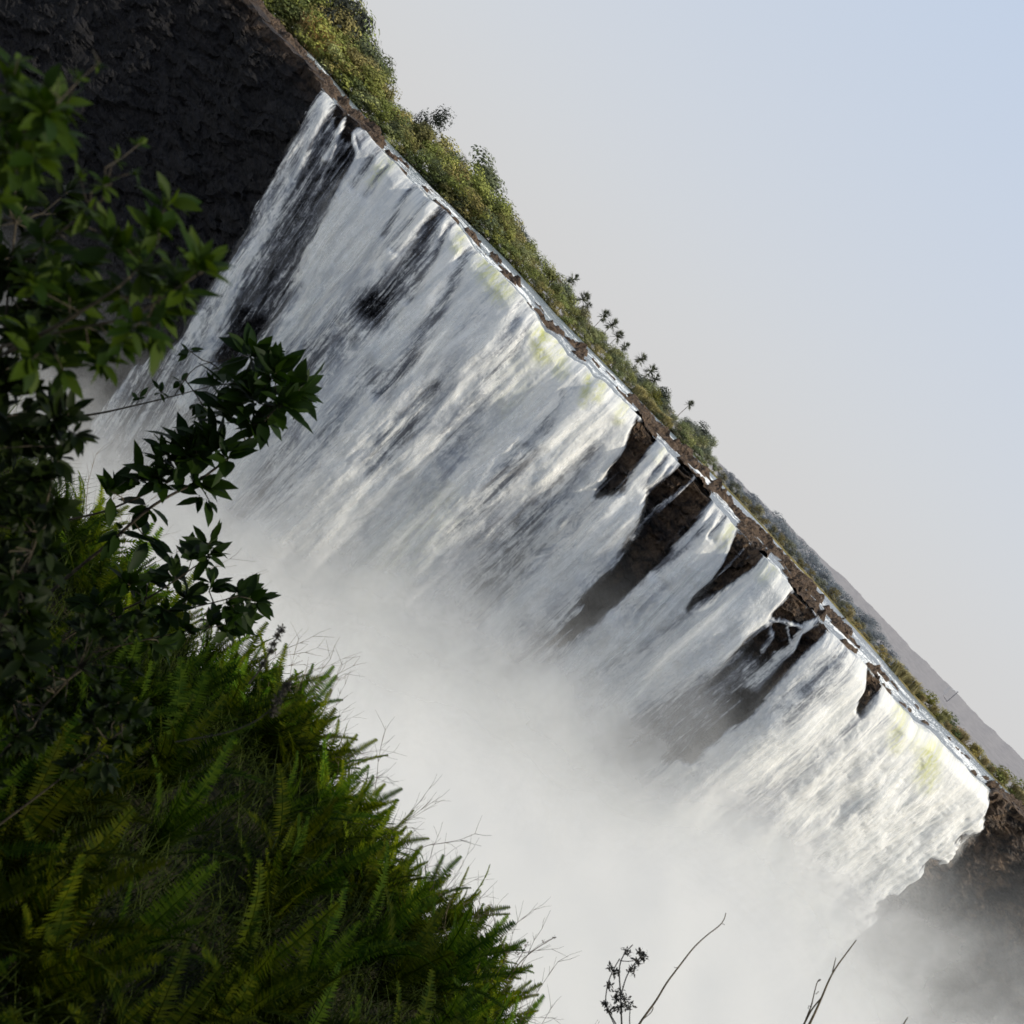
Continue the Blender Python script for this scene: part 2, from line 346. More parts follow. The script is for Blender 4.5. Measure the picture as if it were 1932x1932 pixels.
def mat_plain(name, c0, c1, sc=5., rough=.8, objcol=False):
    m = NT(name); a = m.noise(pos(m), sc, 5, .65)
    col = m.mix(m.mapr(a, .3, .7), c0, c1)
    if objcol: col = m.mix(1., col, m.n('ShaderNodeObjectInfo').outputs['Color'], 'MULTIPLY')
    return m.done(m.n('ShaderNodeBsdfPrincipled', {'Base Color': col, 'Roughness': rough, 'Specular IOR Level': .2, 'Normal': m.bump(a, .5, .1 / sc)}).outputs[0])

M_FALL = mat_water_fall(); M_RIVER = mat_river()
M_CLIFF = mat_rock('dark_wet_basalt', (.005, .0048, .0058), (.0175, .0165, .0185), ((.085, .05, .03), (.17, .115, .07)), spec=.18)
M_BED = mat_rock('brown_lip_rock', (.014, .010, .009), (.15, .105, .072), None, 1., 2.6, .85, .1)

# ------------------------------------------------------------------ the falls and the cliff
NSW = 1500
lip_px = curve_pts(LIP, NSW)
_j = np.arange(NSW) * 2.3; _n = 7 * (fbm(_j / 26, _j * 0, 3, 27) - .5) + 3 * (fbm(_j / 7, _j * 0, 2, 28) - .5)
lip_px = lip_px + np.stack([su * _n, -cu * _n], 1)
for _ in range(2): lip_px[1:-1] = .25 * lip_px[:-2] + .5 * lip_px[1:-1] + .25 * lip_px[2:]
def lip_frame(pxs):
    u, v = uv(pxs[:, 0], pxs[:, 1])
    hz = 350 + (0)                                       # horizon
    ang = np.clip((hz - v) / F, .02, .06)
    y = 205 + .32 * (np.clip(7.2 / ang, 150, 300) - 205)
    k = np.ones(161) / 161; yp = np.r_[np.full(80, y[0]), y, np.full(80, y[-1])]; y = np.convolve(yp, k, 'valid')
    return u, y
lu, ly = lip_frame(lip_px)
sm = np.r_[0, np.cumsum(np.linalg.norm(np.diff(P(lip_px[:, 0], lip_px[:, 1], ly), axis=0), axis=1))]
def saw(u):  # depth slopes shaped so right-hand faces catch sun and left ones lie in shade
    b = [(-1400, 0, 0), (-800, 0, 0), (-545, 0, 0), (94, -8, 4.5), (232, 1.5, 5), (386, 1.5, 5), (555, 1, 5), (730, 1, 4)]
    r = np.zeros_like(u)
    for (u0, _, _), (u1, a0, a1) in zip(b[:-1], b[1:]):
        m = (u >= u0) & (u < u1); r[m] = a0 + (a1 - a0) * (u[m] - u0) / (u1 - u0)
    return r + .15 * np.clip(u - 640, 0, 420) + .018 * np.clip(-300 - u, 0, 600)
_sw = saw(lu); _sw = np.convolve(np.r_[np.full(7, _sw[0]), _sw, np.full(7, _sw[-1])], np.ones(15) / 15, 'valid')
ly = ly + _sw
ly = ly + 1.6 * (fbm(sm / 16, sm * 0, 3, 3) - .5) * 2
LIPW = P(lip_px[:, 0], lip_px[:, 1], ly)
sm = np.r_[0, np.cumsum(np.linalg.norm(np.diff(LIPW, axis=0), axis=1))]
lean = .20 * sst(-250, -820, lu) - .04 * sst(250, 500, lu)
def mist_line(u):                                        # height (as bearing) where the spray is half opaque
    return np.interp(u, [-1400, -616, -516, -166, 0, 234, 420, 594, 760, 980, 1080, 1180, 1366, 1600], [-640, -540, -500, -372, -295, -220, -182, -155, -118, -95, -85, -62, 0, 30])

NT_ = 560
qd = np.r_[np.linspace(-1, 0, 12)[:-1], np.linspace(0, 1, NT_ - 11) ** 1.5]
drop = np.where(qd < 0, 0, qd) * 110.0
back = np.where(qd < 0, -qd, 0) * 5.0
Sg, Dg = np.meshgrid(sm, drop, indexing='ij'); Bg = np.meshgrid(sm, back, indexing='ij')[1]
nz = fbm(Sg / 9, Dg / 60, 3, 31)
v0 = 1.6 + 1.4 * vn(Sg / 14, Sg * 0, 41)
out = np.sqrt(np.maximum(Dg, 0) / .5) * v0 / 3
base = np.empty(Sg.shape + (3,))
base[..., 0] = LIPW[:, 0][:, None] + lean[:, None] * Dg
base[..., 1] = LIPW[:, 1][:, None] - out + Bg
base[..., 2] = LIPW[:, 2][:, None] - Dg + .02 * Bg
px, py = proj(base)
wrp = (6 + 10 * sst(0, 30, Dg)) * 2 * (fbm(Sg / 1.5, Dg / 7, 4, 35, .6) - .5) * sst(-.1, 3, Dg)
wr2 = 34 * (fbm(Sg / 5 + 9, Dg / 4.5, 4, 36, .6) - .5) * sst(780, 860, uv(px, py)[0]) * sst(0, 4, Dg)
wrp = wrp + wr2
COVG = cov.at(px + wrp * cu, py + wrp * su); TINT = tint.at(px, py)
uu, vv = uv(px, py)
ml = mist_line(uu)
SPRAY = sst(170, -120, (vv - ml) + 90 * (fbm(Sg / 22, Dg / 16, 4, 55) - .5) * 2)
# relief: ropes of water, billows growing downwards
rope = (fbm(Sg / 2.6, Dg / 40, 4, 61, .5) - .5)
bil = (fbm(Sg / 4.5 + .4 * rope, Dg / 5.5, 4, 71, .55) - .5)
big = (fbm(Sg / 11, Dg / 34, 3, 81) - .5)
grow = sst(0, 18, Dg)
disp = COVG * 1.6 + big * 2.6 * (.35 + grow) * COVG + rope * 1.9 * (.4 + .6 * grow) + bil * (.35 + (.9 + 2.4 * sst(680, 820, uu)) * grow) * np.clip(COVG + .1, 0, 1)
fade_top = sst(5.0, 1.0, Bg)
disp = disp * (.25 + .75 * sst(-.2, 3, Dg)) * fade_top
base[..., 1] -= disp
base[..., 0] += (fbm(Sg / 5, Dg / 20, 3, 91) - .5) * 1.6 * grow + disp * .12
base[..., 2] += (rope * .5 + .25 * COVG) * fade_top * sst(4, 0, Dg)
FLOW = np.stack([Sg, Dg - Bg, np.zeros_like(Sg)], -1)
keep = COVG > .04
trk = sst(.60, .72, fbm(Sg / 1.3 + .02 * Dg, Dg / 22, 4, 97, .6)) * sst(.35, .6, vn(Sg / 6, Dg / 30, 98)) * sst(-120, 60, uu) * sst(930, 880, uu) * sst(.5, 2, Dg)
COVG = np.maximum(COVG, .27 * trk * sst(1000, 900, uu)); COVG = np.where(uu > 905, np.minimum(COVG, cov.at(px + wrp * cu, py + wrp * su)), COVG)
_r = int(np.argmin(np.abs(drop - 2.6))); _m = drop < 2.6
COVG[:, _m] = np.minimum(COVG[:, _m], COVG[:, _r:_r + 1] * 1.1 + .02)
keep = COVG > .04
GLASS = sst(1.2, -2.5, Dg - Bg) * sst(.38, .62, fbm(Sg / 7, Bg / 30 + Dg / 30, 3, 95))
fm = keep[:-1, :-1] | keep[1:, :-1] | keep[:-1, 1:] | keep[1:, 1:]
# one waterfall object per curtain, split where rock noses part the water
cuts_px = [(640, 212), (834, 397), (1216, 806), (1310, 906), (1415, 1024), (1527, 1150), (1646, 1272)]
cut_i = [int(np.argmin(np.hypot(lip_px[:, 0] - a, lip_px[:, 1] - b))) for a, b in cuts_px]
cut_i = [0] + cut_i + [NSW - 1]
names = ['narrow leftmost waterfall ribbon beside the dark shadowed cliff', 'streaky waterfall with dark rock showing through, second from the left', 'widest white waterfall curtain in the middle with yellow-green lip',
         'short white cascade between the black notch and the brown rock buttress', 'sunlit waterfall right of the brown rock buttress', 'narrow cream waterfall between two dark rock noses',
         'waterfall with thin trickles over black rock and a bright left edge', 'bright surging waterfall at the right end against the brown cliff']
Vf = base.reshape(-1, 3); at = {'flow': FLOW.reshape(-1, 3), 'cov': COVG.reshape(-1), 'tint': TINT.reshape(-1), 'spray': SPRAY.reshape(-1), 'glass': GLASS.reshape(-1)}
cell_i = np.broadcast_to(np.arange(NSW - 1)[:, None], fm.shape)
for k in range(8):
    mk = fm & (cell_i >= cut_i[k]) & (cell_i < cut_i[k + 1])
    Q = grid_faces(NSW, len(qd), mk)
    v_, q_, a_ = compact(Vf, Q, at)
    o = link('waterfall', np_mesh('waterfall', v_, q_, a_), M_FALL)
    tag(o, names[k], 'waterfall', 'curtains of the falls', 'structure')
def mat_veil():
    m = NT('falling_spray'); fl = m.attr('flow', True); cv = m.attr('cov'); p = pos(m)
    s1 = m.noise(m.scale(fl, (.30, .03, 1), (11, 4, 0)), 1, 5, .6, 1.0); s2 = m.noise(m.scale(fl, (1.3, .16, 1), (3, 8, 0)), 1, 6, .7, .8); s3 = m.noise(p, .9, 5, .72, .6)
    k = m.math('ADD', m.math('MULTIPLY', s1, .55), m.math('ADD', m.math('MULTIPLY', s2, .27), m.math('MULTIPLY', s3, .18)))
    al = m.math('MULTIPLY', m.mapr(k, .40, .66), m.math('MULTIPLY', cv, .74))
    nb = m.bump(m.math('ADD', s1, m.math('MULTIPLY', s2, .5)), .3, 1.5)
    d = m.n('ShaderNodeBsdfDiffuse', {'Color': (.97, .965, .945, 1), 'Normal': nb}).outputs[0]
    tr = m.n('ShaderNodeBsdfTranslucent', {'Color': (.97, .965, .945, 1), 'Normal': nb}).outputs[0]
    b = m.n('ShaderNodeMixShader', {0: .4, 1: d, 2: tr}).outputs[0]
    return m.done(m.n('ShaderNodeMixShader', {0: al, 1: m.n('ShaderNodeBsdfTransparent').outputs[0], 2: b}).outputs[0])
M_VEIL = mat_veil()
falls = [o_ for o_ in COL.objects if o_.name.startswith('waterfall')]
vsl = (slice(None, None, 2), slice(12, None, 3))
vb = base[vsl].copy(); Sv = Sg[vsl]; Dv = Dg[vsl]; pv = proj(vb)
cv2 = soft.at(*pv) * sst(1.5, 16, Dv) * sst(-1.0, .2, np.zeros_like(Dv))
vb[..., 1] -= (1.0 + 3.0 * fbm(Sv / 6, Dv / 22, 3, 601)) * sst(0, 16, Dv)
vb[..., 0] += 1.6 * (fbm(Sv / 5, Dv / 16, 3, 611) - .5)
kv = cv2 > .10; fv = kv[:-1, :-1] | kv[1:, :-1] | kv[:-1, 1:] | kv[1:, 1:]
civ = np.broadcast_to((np.arange(vb.shape[0] - 1) * 2)[:, None], fv.shape)
FV = np.stack([Sv, Dv, 0 * Dv], -1).reshape(-1, 3)
for k in range(8):
    Q = grid_faces(vb.shape[0], vb.shape[1], fv & (civ >= cut_i[k]) & (civ < cut_i[k + 1]))
    v_, q_, a_ = compact(vb.reshape(-1, 3), Q, {'flow': FV, 'cov': cv2.reshape(-1)})
    link('veil', np_mesh('veil', v_, q_, a_), M_VEIL, falls[k])

# cliff behind the water
ci = np.linspace(0, NSW - 1, 1000).astype(int); NCT = 330
qd2 = np.r_[np.linspace(-1, 0, 10)[:-1], np.linspace(0, 1, NCT - 9) ** 1.2]
dr2 = np.where(qd2 < 0, 0, qd2) * 150.0; bk2 = np.where(qd2 < 0, -qd2, 0) * 7.0
Sc, Dc = np.meshgrid(sm[ci], dr2, indexing='ij'); Bc = np.meshgrid(sm[ci], bk2, indexing='ij')[1]
cb = np.empty(Sc.shape + (3,))
cb[..., 0] = LIPW[ci, 0][:, None] + lean[ci][:, None] * Dc
cb[..., 1] = LIPW[ci, 1][:, None] - .05 * Dc + Bc + .6
cb[..., 2] = LIPW[ci, 2][:, None] - Dc
cpx, cpy = proj(cb); ccov = cov.at(cpx, cpy)
wx = 1.3 * fbm(Sc / 7, Dc / 7, 4, 5); wy = 1.3 * fbm(Sc / 7 + 40, Dc / 7, 4, 6)
w1, e1 = cells(Sc / 8.0 + wx, Dc / 4.6 + .10 * Sc + wy, 101)
w2, e2 = cells(Sc / 3.6 + 1.5 * wx + w1, Dc / 1.5 + .2 * Sc + 1.2 * wy, 111)
w3, e3 = cells(Sc / 1.2, Dc / .8, 121)
rel = 3.0 * (fbm(Sc / 16, Dc / 30, 3, 131) - .5) + 2.0 * (w1 - .5) + 1.1 * (w2 - .5) + .45 * (w3 - .5) + 2.2 * (fbm(Sc / 5, Dc / 7, 5, 135, .6) - .5) - .3 * (1 - sst(0, .12, e1))
dry = np.clip(1 - ccov * 1.6, 0, 1)
amp = (.25 + .75 * dry) * sst(0, 2.5, Dc + (3 - Bc) * .0 + .4)
rel = rel * (1 + .5 * sst(50, 150, uv(cpx, cpy)[0]))
cb[..., 1] -= rel * amp + dry * .9 * sst(0, 4, Dc)
cb[..., 2] += .5 * dry * sst(2, 6, Bc) + dry * (.5 + .5 * w2) * sst(3, 0, Dc) - .8 * (1 - dry) * sst(2, 0, Dc)
cb[..., 0] += (w2 - .5) * .7 * dry
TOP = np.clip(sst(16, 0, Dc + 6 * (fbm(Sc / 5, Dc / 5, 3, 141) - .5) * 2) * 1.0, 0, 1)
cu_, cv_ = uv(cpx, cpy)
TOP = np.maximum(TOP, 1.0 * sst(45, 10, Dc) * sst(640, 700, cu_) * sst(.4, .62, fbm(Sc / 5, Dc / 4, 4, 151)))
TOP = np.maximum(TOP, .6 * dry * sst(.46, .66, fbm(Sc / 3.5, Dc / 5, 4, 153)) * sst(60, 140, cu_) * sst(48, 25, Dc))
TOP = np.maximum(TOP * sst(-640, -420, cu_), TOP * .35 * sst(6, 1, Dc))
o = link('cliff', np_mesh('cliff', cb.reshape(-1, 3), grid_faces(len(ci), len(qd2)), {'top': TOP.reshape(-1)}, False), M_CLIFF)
tag(o, 'dark basalt cliff the water falls over', kind='structure')

# river above the lip and its rocky bed
bank_px = curve_pts(BANK, 700)
bu, bv = uv(bank_px[:, 0], bank_px[:, 1])
o_ = np.argsort(bu); bu = bu[o_]; bv = bv[o_]
ri = np.linspace(0, NSW - 1, 1000).astype(int); NW = 110
wq = np.linspace(0, 1, NW) ** 1.25
ru = lu[ri]; ybank = ly[ri] + 130
ybank = np.convolve(np.r_[np.full(40, ybank[0]), ybank, np.full(40, ybank[-1])], np.ones(81) / 81, 'valid')
bp = unuv(ru, np.interp(ru, bu, bv)); BK = P(bp[0], bp[1], ybank)
start = LIPW[ri] + np.array([0, 4.2, .06])
Rv = start[:, None] * (1 - wq[None, :, None]) + BK[:, None] * wq[None, :, None]
Sr, Wr = np.meshgrid(sm[ri], wq * 130, indexing='ij')
rpx, rpy = proj(Rv); w_ = 2 * (fbm(Sr / 3, Wr / 7, 4, 165, .6) - .5); w2_ = 2 * (fbm(Sr / 4, Wr / 6, 3, 166) - .5)
rm = bedm.at(rpx + 9 * w_ * cu + 4.5 * w2_ * su, rpy + 9 * w_ * su - 4.5 * w2_ * cu)
Rw = Rv.copy(); Rw[..., 2] += .5 * (fbm(Sr / 5, Wr / 9, 3, 161) - .5) * np.minimum(1, Wr / 6)
white = .10 + .75 * (fbm(Sr / 30, Wr / 22, 3, 171) - .5) * 2 + .25 * sst(0, 40, Wr) * sst(110, 60, Wr)
o = link('river', np_mesh('river', Rw.reshape(-1, 3), grid_faces(len(ri), NW), {'flow': np.stack([Sr, Wr, 0 * Sr], -1).reshape(-1, 3), 'white': white.reshape(-1)}), M_RIVER)
tag(o, 'shallow river rapids running to the lip of the falls', kind='structure')
b1, be = cells(Sr / 3.2, Wr / 5, 181); b2, _ = cells(Sr / 1.1, Wr / 2, 191)
hb = -1.0 + 1.5 * (fbm(Sr / 7, Wr / 12, 4, 201) - .35) * 1.1 + rm * (1.0 + 1.3 * (b1 - .35) + .8 * (b2 - .5) + .5 * (fbm(Sr / 1.2, Wr / 2.5, 3, 207) - .5))
b3, e3_ = cells(Sr / 4.2 + .6 * w_, Wr / 8 + .4 * w2_, 183); hb = hb + sst(.84, .92, b3) * sst(.0, .3, e3_) * (1.3 + 1.2 * (fbm(Sr / .8, Wr / 2, 3, 184) - .5)) * sst(105, 60, Wr) * sst(2, 5, Wr)
hb = np.where(Wr < 2, np.minimum(hb, rm * 1.2 - .3), hb)
Rb = Rv.copy(); Rb[..., 2] += hb
o = link('riverbed', np_mesh('riverbed', Rb.reshape(-1, 3), grid_faces(len(ri), NW), None, False), M_BED)
tag(o, 'brown rock shelves breaking the river above the lip', kind='structure')

# plateau behind the river, out to the horizon
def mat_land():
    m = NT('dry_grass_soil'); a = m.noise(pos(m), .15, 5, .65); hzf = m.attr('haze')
    col = m.mix(hzf, m.mix(m.mapr(a, .3, .7), (.09, .085, .035), (.19, .155, .07)), m.mix(m.mapr(a, .3, .7), (.23, .225, .22), (.30, .28, .28)))  # distance haze is mixed into the ground colour
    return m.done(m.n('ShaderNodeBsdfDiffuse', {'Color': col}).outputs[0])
M_LAND = mat_land()
gy = np.r_[0, 4, 12, 40, 120, 400, 1500, 9000.]
Gv = np.empty((len(ri), len(gy), 3))
for j, g in enumerate(gy):
    sc = (ybank + g) / ybank
    Gv[:, j, 0] = BK[:, 0] * sc; Gv[:, j, 1] = BK[:, 1] + g; Gv[:, j, 2] = BK[:, 2] * sc ** .88 + (.5 if 0 < j else -.6)
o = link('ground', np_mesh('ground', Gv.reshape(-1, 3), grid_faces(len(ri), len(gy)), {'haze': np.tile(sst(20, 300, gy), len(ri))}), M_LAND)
tag(o, 'dry plateau behind the river', kind='structure')
# hazy ridge
HT = [(900, 415), (1100, 620), (1250, 765), (1345, 866), (1400, 912), (1470, 975), (1560, 1060), (1660, 1160), (1760, 1262), (1850, 1355), (1932, 1432), (2100, 1610), (2400, 1920)]
hp = curve_pts(HT, 400); hy = 2600.
hT = P(hp[:, 0], hp[:, 1], hy); hs = np.arange(400) * 1.0
hT[:, 2] += (fbm(hs / 3, hs * 0, 3, 211) - .5) * 7 + (fbm(hs / 14, hs * 0, 2, 221) - .5) * 8
hS = hT.copy(); hS[:, 2] = np.convolve(np.r_[np.full(20, hT[0, 2]), hT[:, 2], np.full(20, hT[-1, 2])], np.ones(41) / 41, 'valid')
rows = []
for k, (dy, dz) in enumerate([(-900, -90), (-650, -62), (-400, -34), (-180, -12), (0, 0), (400, -30)]):
    r_ = (hT if k == 4 else hS).copy(); r_[:, 1] += dy; r_[:, 0] *= (hy + dy) / hy; r_[:, 2] += dz + (3 * (fbm(hs / 6, hs * 0 + k, 3, 231) - .5) if k not in (4,) else 0); rows.append(r_)
M_HILL = mat_plain('hazy_hillside', (.165, .158, .164), (.225, .214, .218), .07)  # pale tone is distance haze painted into the hillside colour
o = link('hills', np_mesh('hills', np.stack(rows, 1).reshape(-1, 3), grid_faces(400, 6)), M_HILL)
tag(o, 'pale purple ridge lost in haze', kind='structure')

# ------------------------------------------------------------------ trees of the far bank
def rv():
    v = np.array([random.gauss(0, 1) for _ in range(3)]); return v / np.linalg.norm(v)
def crown_mesh(seed, lobes=9, leaves=190, shape=(1, 1, .8), leaf=.075, low=.25, gaps=.0):
    """unit tree: crown spans z 0.25..1, radius ~0.42; clumps of small leaf faces"""
    random.seed(seed); mb = MB()
    for l in range(lobes):
        a = random.uniform(0, 6.28); rr = random.uniform(.05, .30) ; zz = random.uniform(low + .1, .86)
        c = np.array([math.cos(a) * rr * shape[0], math.sin(a) * rr * shape[1], zz]); s = random.uniform(.13, .26) * (1.15 - .5 * abs(zz - .5))
        for i in range(leaves):
            d = rv(); d[2] *= shape[2]; d[2] += .18
            q = c + d * s * random.uniform(.72, 1.12)
            n = d / np.linalg.norm(d) + .28 * rv() + np.array([0, 0, .2]); n /= np.linalg.norm(n)
            t = np.cross(n, rv()); t /= np.linalg.norm(t) + 1e-6; b = np.cross(n, t)
            L = leaf * random.uniform(.45, 1.0); w = L * .55
            mb.quad(q - t * L * .5, q + b * w * .5, q + t * L * .5, q - b * w * .5)
    return mb.mesh('crown')
def trunk_mesh(seed, limbs=5):
    random.seed(seed); mb = MB()
    mb.tube([(0, 0, -.03), (.01, 0, .2), (.02, .01, .45), (.0, .02, .7)], .028, .008, 6)
    for l in range(limbs):
        a = l * 6.28 / limbs + random.uniform(-.4, .4); z0 = random.uniform(.2, .45); r = random.uniform(.16, .3)
        mb.tube([(0.01, 0, z0), (math.cos(a) * r * .5, math.sin(a) * r * .5, z0 + .13), (math.cos(a) * r, math.sin(a) * r, z0 + random.uniform(.2, .4))], .013, .003, 4)
    return mb.mesh('trunk')
M_CROWN = mat_leaf('bank_foliage', (.55, .55, .55), (1.35, 1.35, 1.2), .25, True, .7, .1, .35)
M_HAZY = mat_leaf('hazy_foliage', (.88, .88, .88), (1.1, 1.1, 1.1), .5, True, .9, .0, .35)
M_TRUNK = mat_plain('bank_bark', (.5, .45, .4), (1, .95, .85), 3., .9, True)
crowns = [crown_mesh(21, 10, 170), crown_mesh(22, 8, 180, (1.2, 1.1, .7)), crown_mesh(23, 12, 140, (.8, .8, 1)), crown_mesh(24, 9, 150, (1, 1, .7), .085, .3), crown_mesh(25, 11, 150, (1.25, 1.1, .6), .07, .4)]
bushes = [crown_mesh(31, 9, 150, (1.3, 1.2, .7), .085, -.15), crown_mesh(32, 8, 150, (1.1, 1.3, .8), .09, -.12)]
trunks = [trunk_mesh(40 + i) for i in range(5)]
TOPL = [(560, -90), (640, -40), (668, 25), (700, 85), (735, 130), (738, 178), (775, 205), (800, 222), (835, 262), (870, 300), (915, 318), (935, 350), (970, 385), (968, 432), (1000, 458), (1030, 505), (1060, 532), (1090, 575), (1130, 622), (1165, 660), (1200, 700), (1243, 735), (1262, 768), (1270, 788), (1300, 795), (1332, 815), (1345, 860), (1360, 884)]
tu, tv = uv(np.array([p[0] for p in TOPL]), np.array([p[1] for p in TOPL])); o_ = np.argsort(tu); tu = tu[o_]; tv = tv[o_]
GREENS = [(.15, .165, .045), (.18, .185, .05), (.10, .12, .045), (.19, .175, .07), (.085, .10, .055), (.15, .16, .07), (.21, .18, .07), (.13, .15, .04)]
def tree(name, label, cat, grp, base, h, wid, crown, trunk, colr, tcol=(.16, .12, .09)):
    t = empty(name, base, random.uniform(0, 6.28)); t.scale = (h * wid, h * wid, h)
    c = link('crown', crown, M_CROWN, t); c.color = (*colr, 1)
    if trunk is not None:
        k = link('trunk', trunk, M_TRUNK, t); k.color = (*tcol, 1)
    return tag(t, label, cat, grp)
def ybank_at(u): return float(np.interp(u, ru, ybank))
random.seed(5)
def bank_tree(u, dy, hf, kind, label, grp, name='broadleaf_tree', colr=None, sink=0., cat='tree', hazy=0.):
    yb = ybank_at(u); y = yb + dy
    vb = float(np.interp(u, bu, bv)); vt = float(np.interp(u, tu, tv))
    hpx = (vt - vb) * hf
    b = P(*unuv(u, vb + min(dy, 60) * .03 - sink), y); h = hpx / F * y
    st = random.getstate(); random.setstate(st)
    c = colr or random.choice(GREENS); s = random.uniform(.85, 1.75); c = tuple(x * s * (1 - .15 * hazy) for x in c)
    if hazy: c = tuple(x * (1 - hazy) + hz * hazy for x, hz in zip(c, (.22, .23, .24)))  # haze blended straight into the leaf colour
    cr = (bushes if kind == 'bush' else crowns); m_ = random.choice(cr)
    return tree(name, label, cat, grp, tuple(b), h / .95, random.uniform(.95, 1.4) * (1.5 if kind == 'bush' else 1.), m_, None if kind == 'bush' else random.choice(trunks), c)
belts = [(-1010, -560, 20, 'left', 'tall olive-green tree in the near tree belt at the upper left of the river'), (-560, -80, 28, 'mid', 'tree in the dense green belt behind the middle of the falls'), (-80, 215, 20, 'far', 'low greyish tree thinning out at the right end of the green belt')]
for u0, u1, n, w, lab in belts:
    for i in range(n):
        u = u0 + (u1 - u0) * (i + random.uniform(.1, .9)) / n
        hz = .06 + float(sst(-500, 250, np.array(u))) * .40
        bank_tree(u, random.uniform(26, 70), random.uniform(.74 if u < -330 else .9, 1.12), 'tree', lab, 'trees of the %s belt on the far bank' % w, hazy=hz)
        bank_tree(u + random.uniform(-6, 6), random.uniform(8, 24), random.uniform(.6, .88), 'tree', lab, 'trees of the %s belt on the far bank' % w, hazy=hz * .7)
    lab2 = {'left': 'leafy olive bush at the waterline under the tall upper-left trees', 'mid': 'leafy bush at the waterline under the middle tree belt', 'far': 'low bush at the waterline under the last trees of the belt'}[w]
    for i in range(n + 6):
        u = u0 + (u1 - u0) * (i + random.uniform(0, 1)) / (n + 6)
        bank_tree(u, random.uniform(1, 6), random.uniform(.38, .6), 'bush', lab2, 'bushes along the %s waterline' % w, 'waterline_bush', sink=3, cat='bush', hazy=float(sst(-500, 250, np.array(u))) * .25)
# single trees that stand out
def at_px(px, py, label, hpx, colr, name='broadleaf_tree', dy=40, wid=1., mesh=None, trunk=True, cat='tree'):
    u, v = uv(px, py); y = ybank_at(u) + dy
    b = P(*unuv(u, v - hpx), y)
    return tree(name, label, cat, None, tuple(b), hpx / F * y / .95, wid, mesh or random.choice(crowns), random.choice(trunks) if trunk else None, colr)
at_px(672, 6, 'dark spreading tree rising over the others at the top edge', 150, (.04, .045, .04), wid=.85, dy=20, mesh=crowns[4])
at_px(834, 216, 'dark round-topped tree standing clear of the belt beside a bare tree', 88, (.035, .042, .034), wid=.8, dy=30, mesh=crowns[2])
at_px(735, 124, 'dark green tree with ragged top, second from the upper-left end', 100, (.05, .06, .03), wid=.8, dy=60, mesh=crowns[0])
at_px(988, 432, 'blue-grey dark tree at the hollow in the middle belt', 66, (.055, .07, .065), wid=1.1, dy=90, mesh=crowns[1])
at_px(1262, 745, 'grey-green rounded tree left of the lone tall palm', 52, (.07, .08, .065), wid=1.1, dy=60)
at_px(1330, 806, 'grey-green dome tree right of the lone tall palm', 62, (.075, .085, .075), wid=1.0, dy=60, mesh=crowns[1])
at_px(1240, 735, 'short yellow-green bush above the golden reeds', 34, (.13, .13, .03), wid=1.4, dy=8, mesh=bushes[0], trunk=False, name='waterline_bush', cat='bush')
# palms
def palm_mesh(seed):
    random.seed(seed); mb = MB()
    for i in range(38):
        a = random.uniform(0, 6.28); e = random.uniform(-.8, 1.4); d = np.array([math.cos(a) * math.cos(e), math.sin(a) * math.cos(e), math.sin(e)])
        tip = d * random.uniform(.75, 1.0); side = np.cross(d, [0, 0, 1.]); side /= np.linalg.norm(side) + 1e-6
        mb.tube([(0, 0, 0), d * .45], .03, .02, 3)
        for k in range(-3, 4):                           # fan of leaflets
            t2 = d * .45 + (tip - d * .45) * (1 - .07 * abs(k)) + side * k * .085 - np.array([0, 0, .03 * abs(k)])
            p0 = d * .42 + side * k * .012
            mb.tri(p0 + side * .035, t2, p0 - side * .035)
    return mb.mesh('fronds')
pf = [palm_mesh(60 + i) for i in range(3)]
tb = MB(); tb.tube([(0, 0, 0), (.012, .004, .35), (.004, .01, .7), (0, 0, 1)], .016, .011, 6); pt = tb.mesh('trunk')
PALMS = [(1080, 530, 45, 11, 'palm standing alone over the bushes at the left end of the palm row'), (1099, 567, 40, 13, 'bushy double-headed palm, left of the palm group'), (1107, 581, 32, 9, 'small palm tucked against the bushy double-headed palm'),
         (1139, 599, 52, 11, 'leftmost tall palm of the close group of three'), (1153, 616, 50, 12, 'middle tall palm of the close group of three'), (1164, 637, 46, 11, 'shorter palm at the right of the close group of three'),
         (1178, 656, 42, 9, 'small-headed palm right of the close group'), (1208, 680, 48, 11, 'palm with open crown right of the middle of the ridge'), (1227, 702, 46, 12, 'broad palm beside the open-crowned palm'),
         (1235, 716, 36, 10, 'low palm at the foot of the broad palm'), (1299, 765, 62, 8, 'lone tall thin-trunked palm against the sky'), (1330, 868, 26, 6, 'tiny hazy palm at the far right end of the belt')]
for px_, py_, hp_, rp_, lab in PALMS:
    u, v = uv(px_, py_); y = ybank_at(u) + 45; b = P(*unuv(u, v - hp_), y); h = hp_ / F * y; r = rp_ * 1.75 / F * y
    t = empty('palm_tree', tuple(b), random.uniform(0, 6)); tag(t, lab, 'palm tree', 'palms over the tree belt')
    k = link('trunk', pt, M_TRUNK, t); k.scale = (h * .8, h * .8, h); k.color = (.2, .17, .15, 1)
    c = link('fronds', random.choice(pf), M_CROWN, t, (0, 0, h)); c.scale = (r, r, r); c.color = (.095, .105, .075, 1)
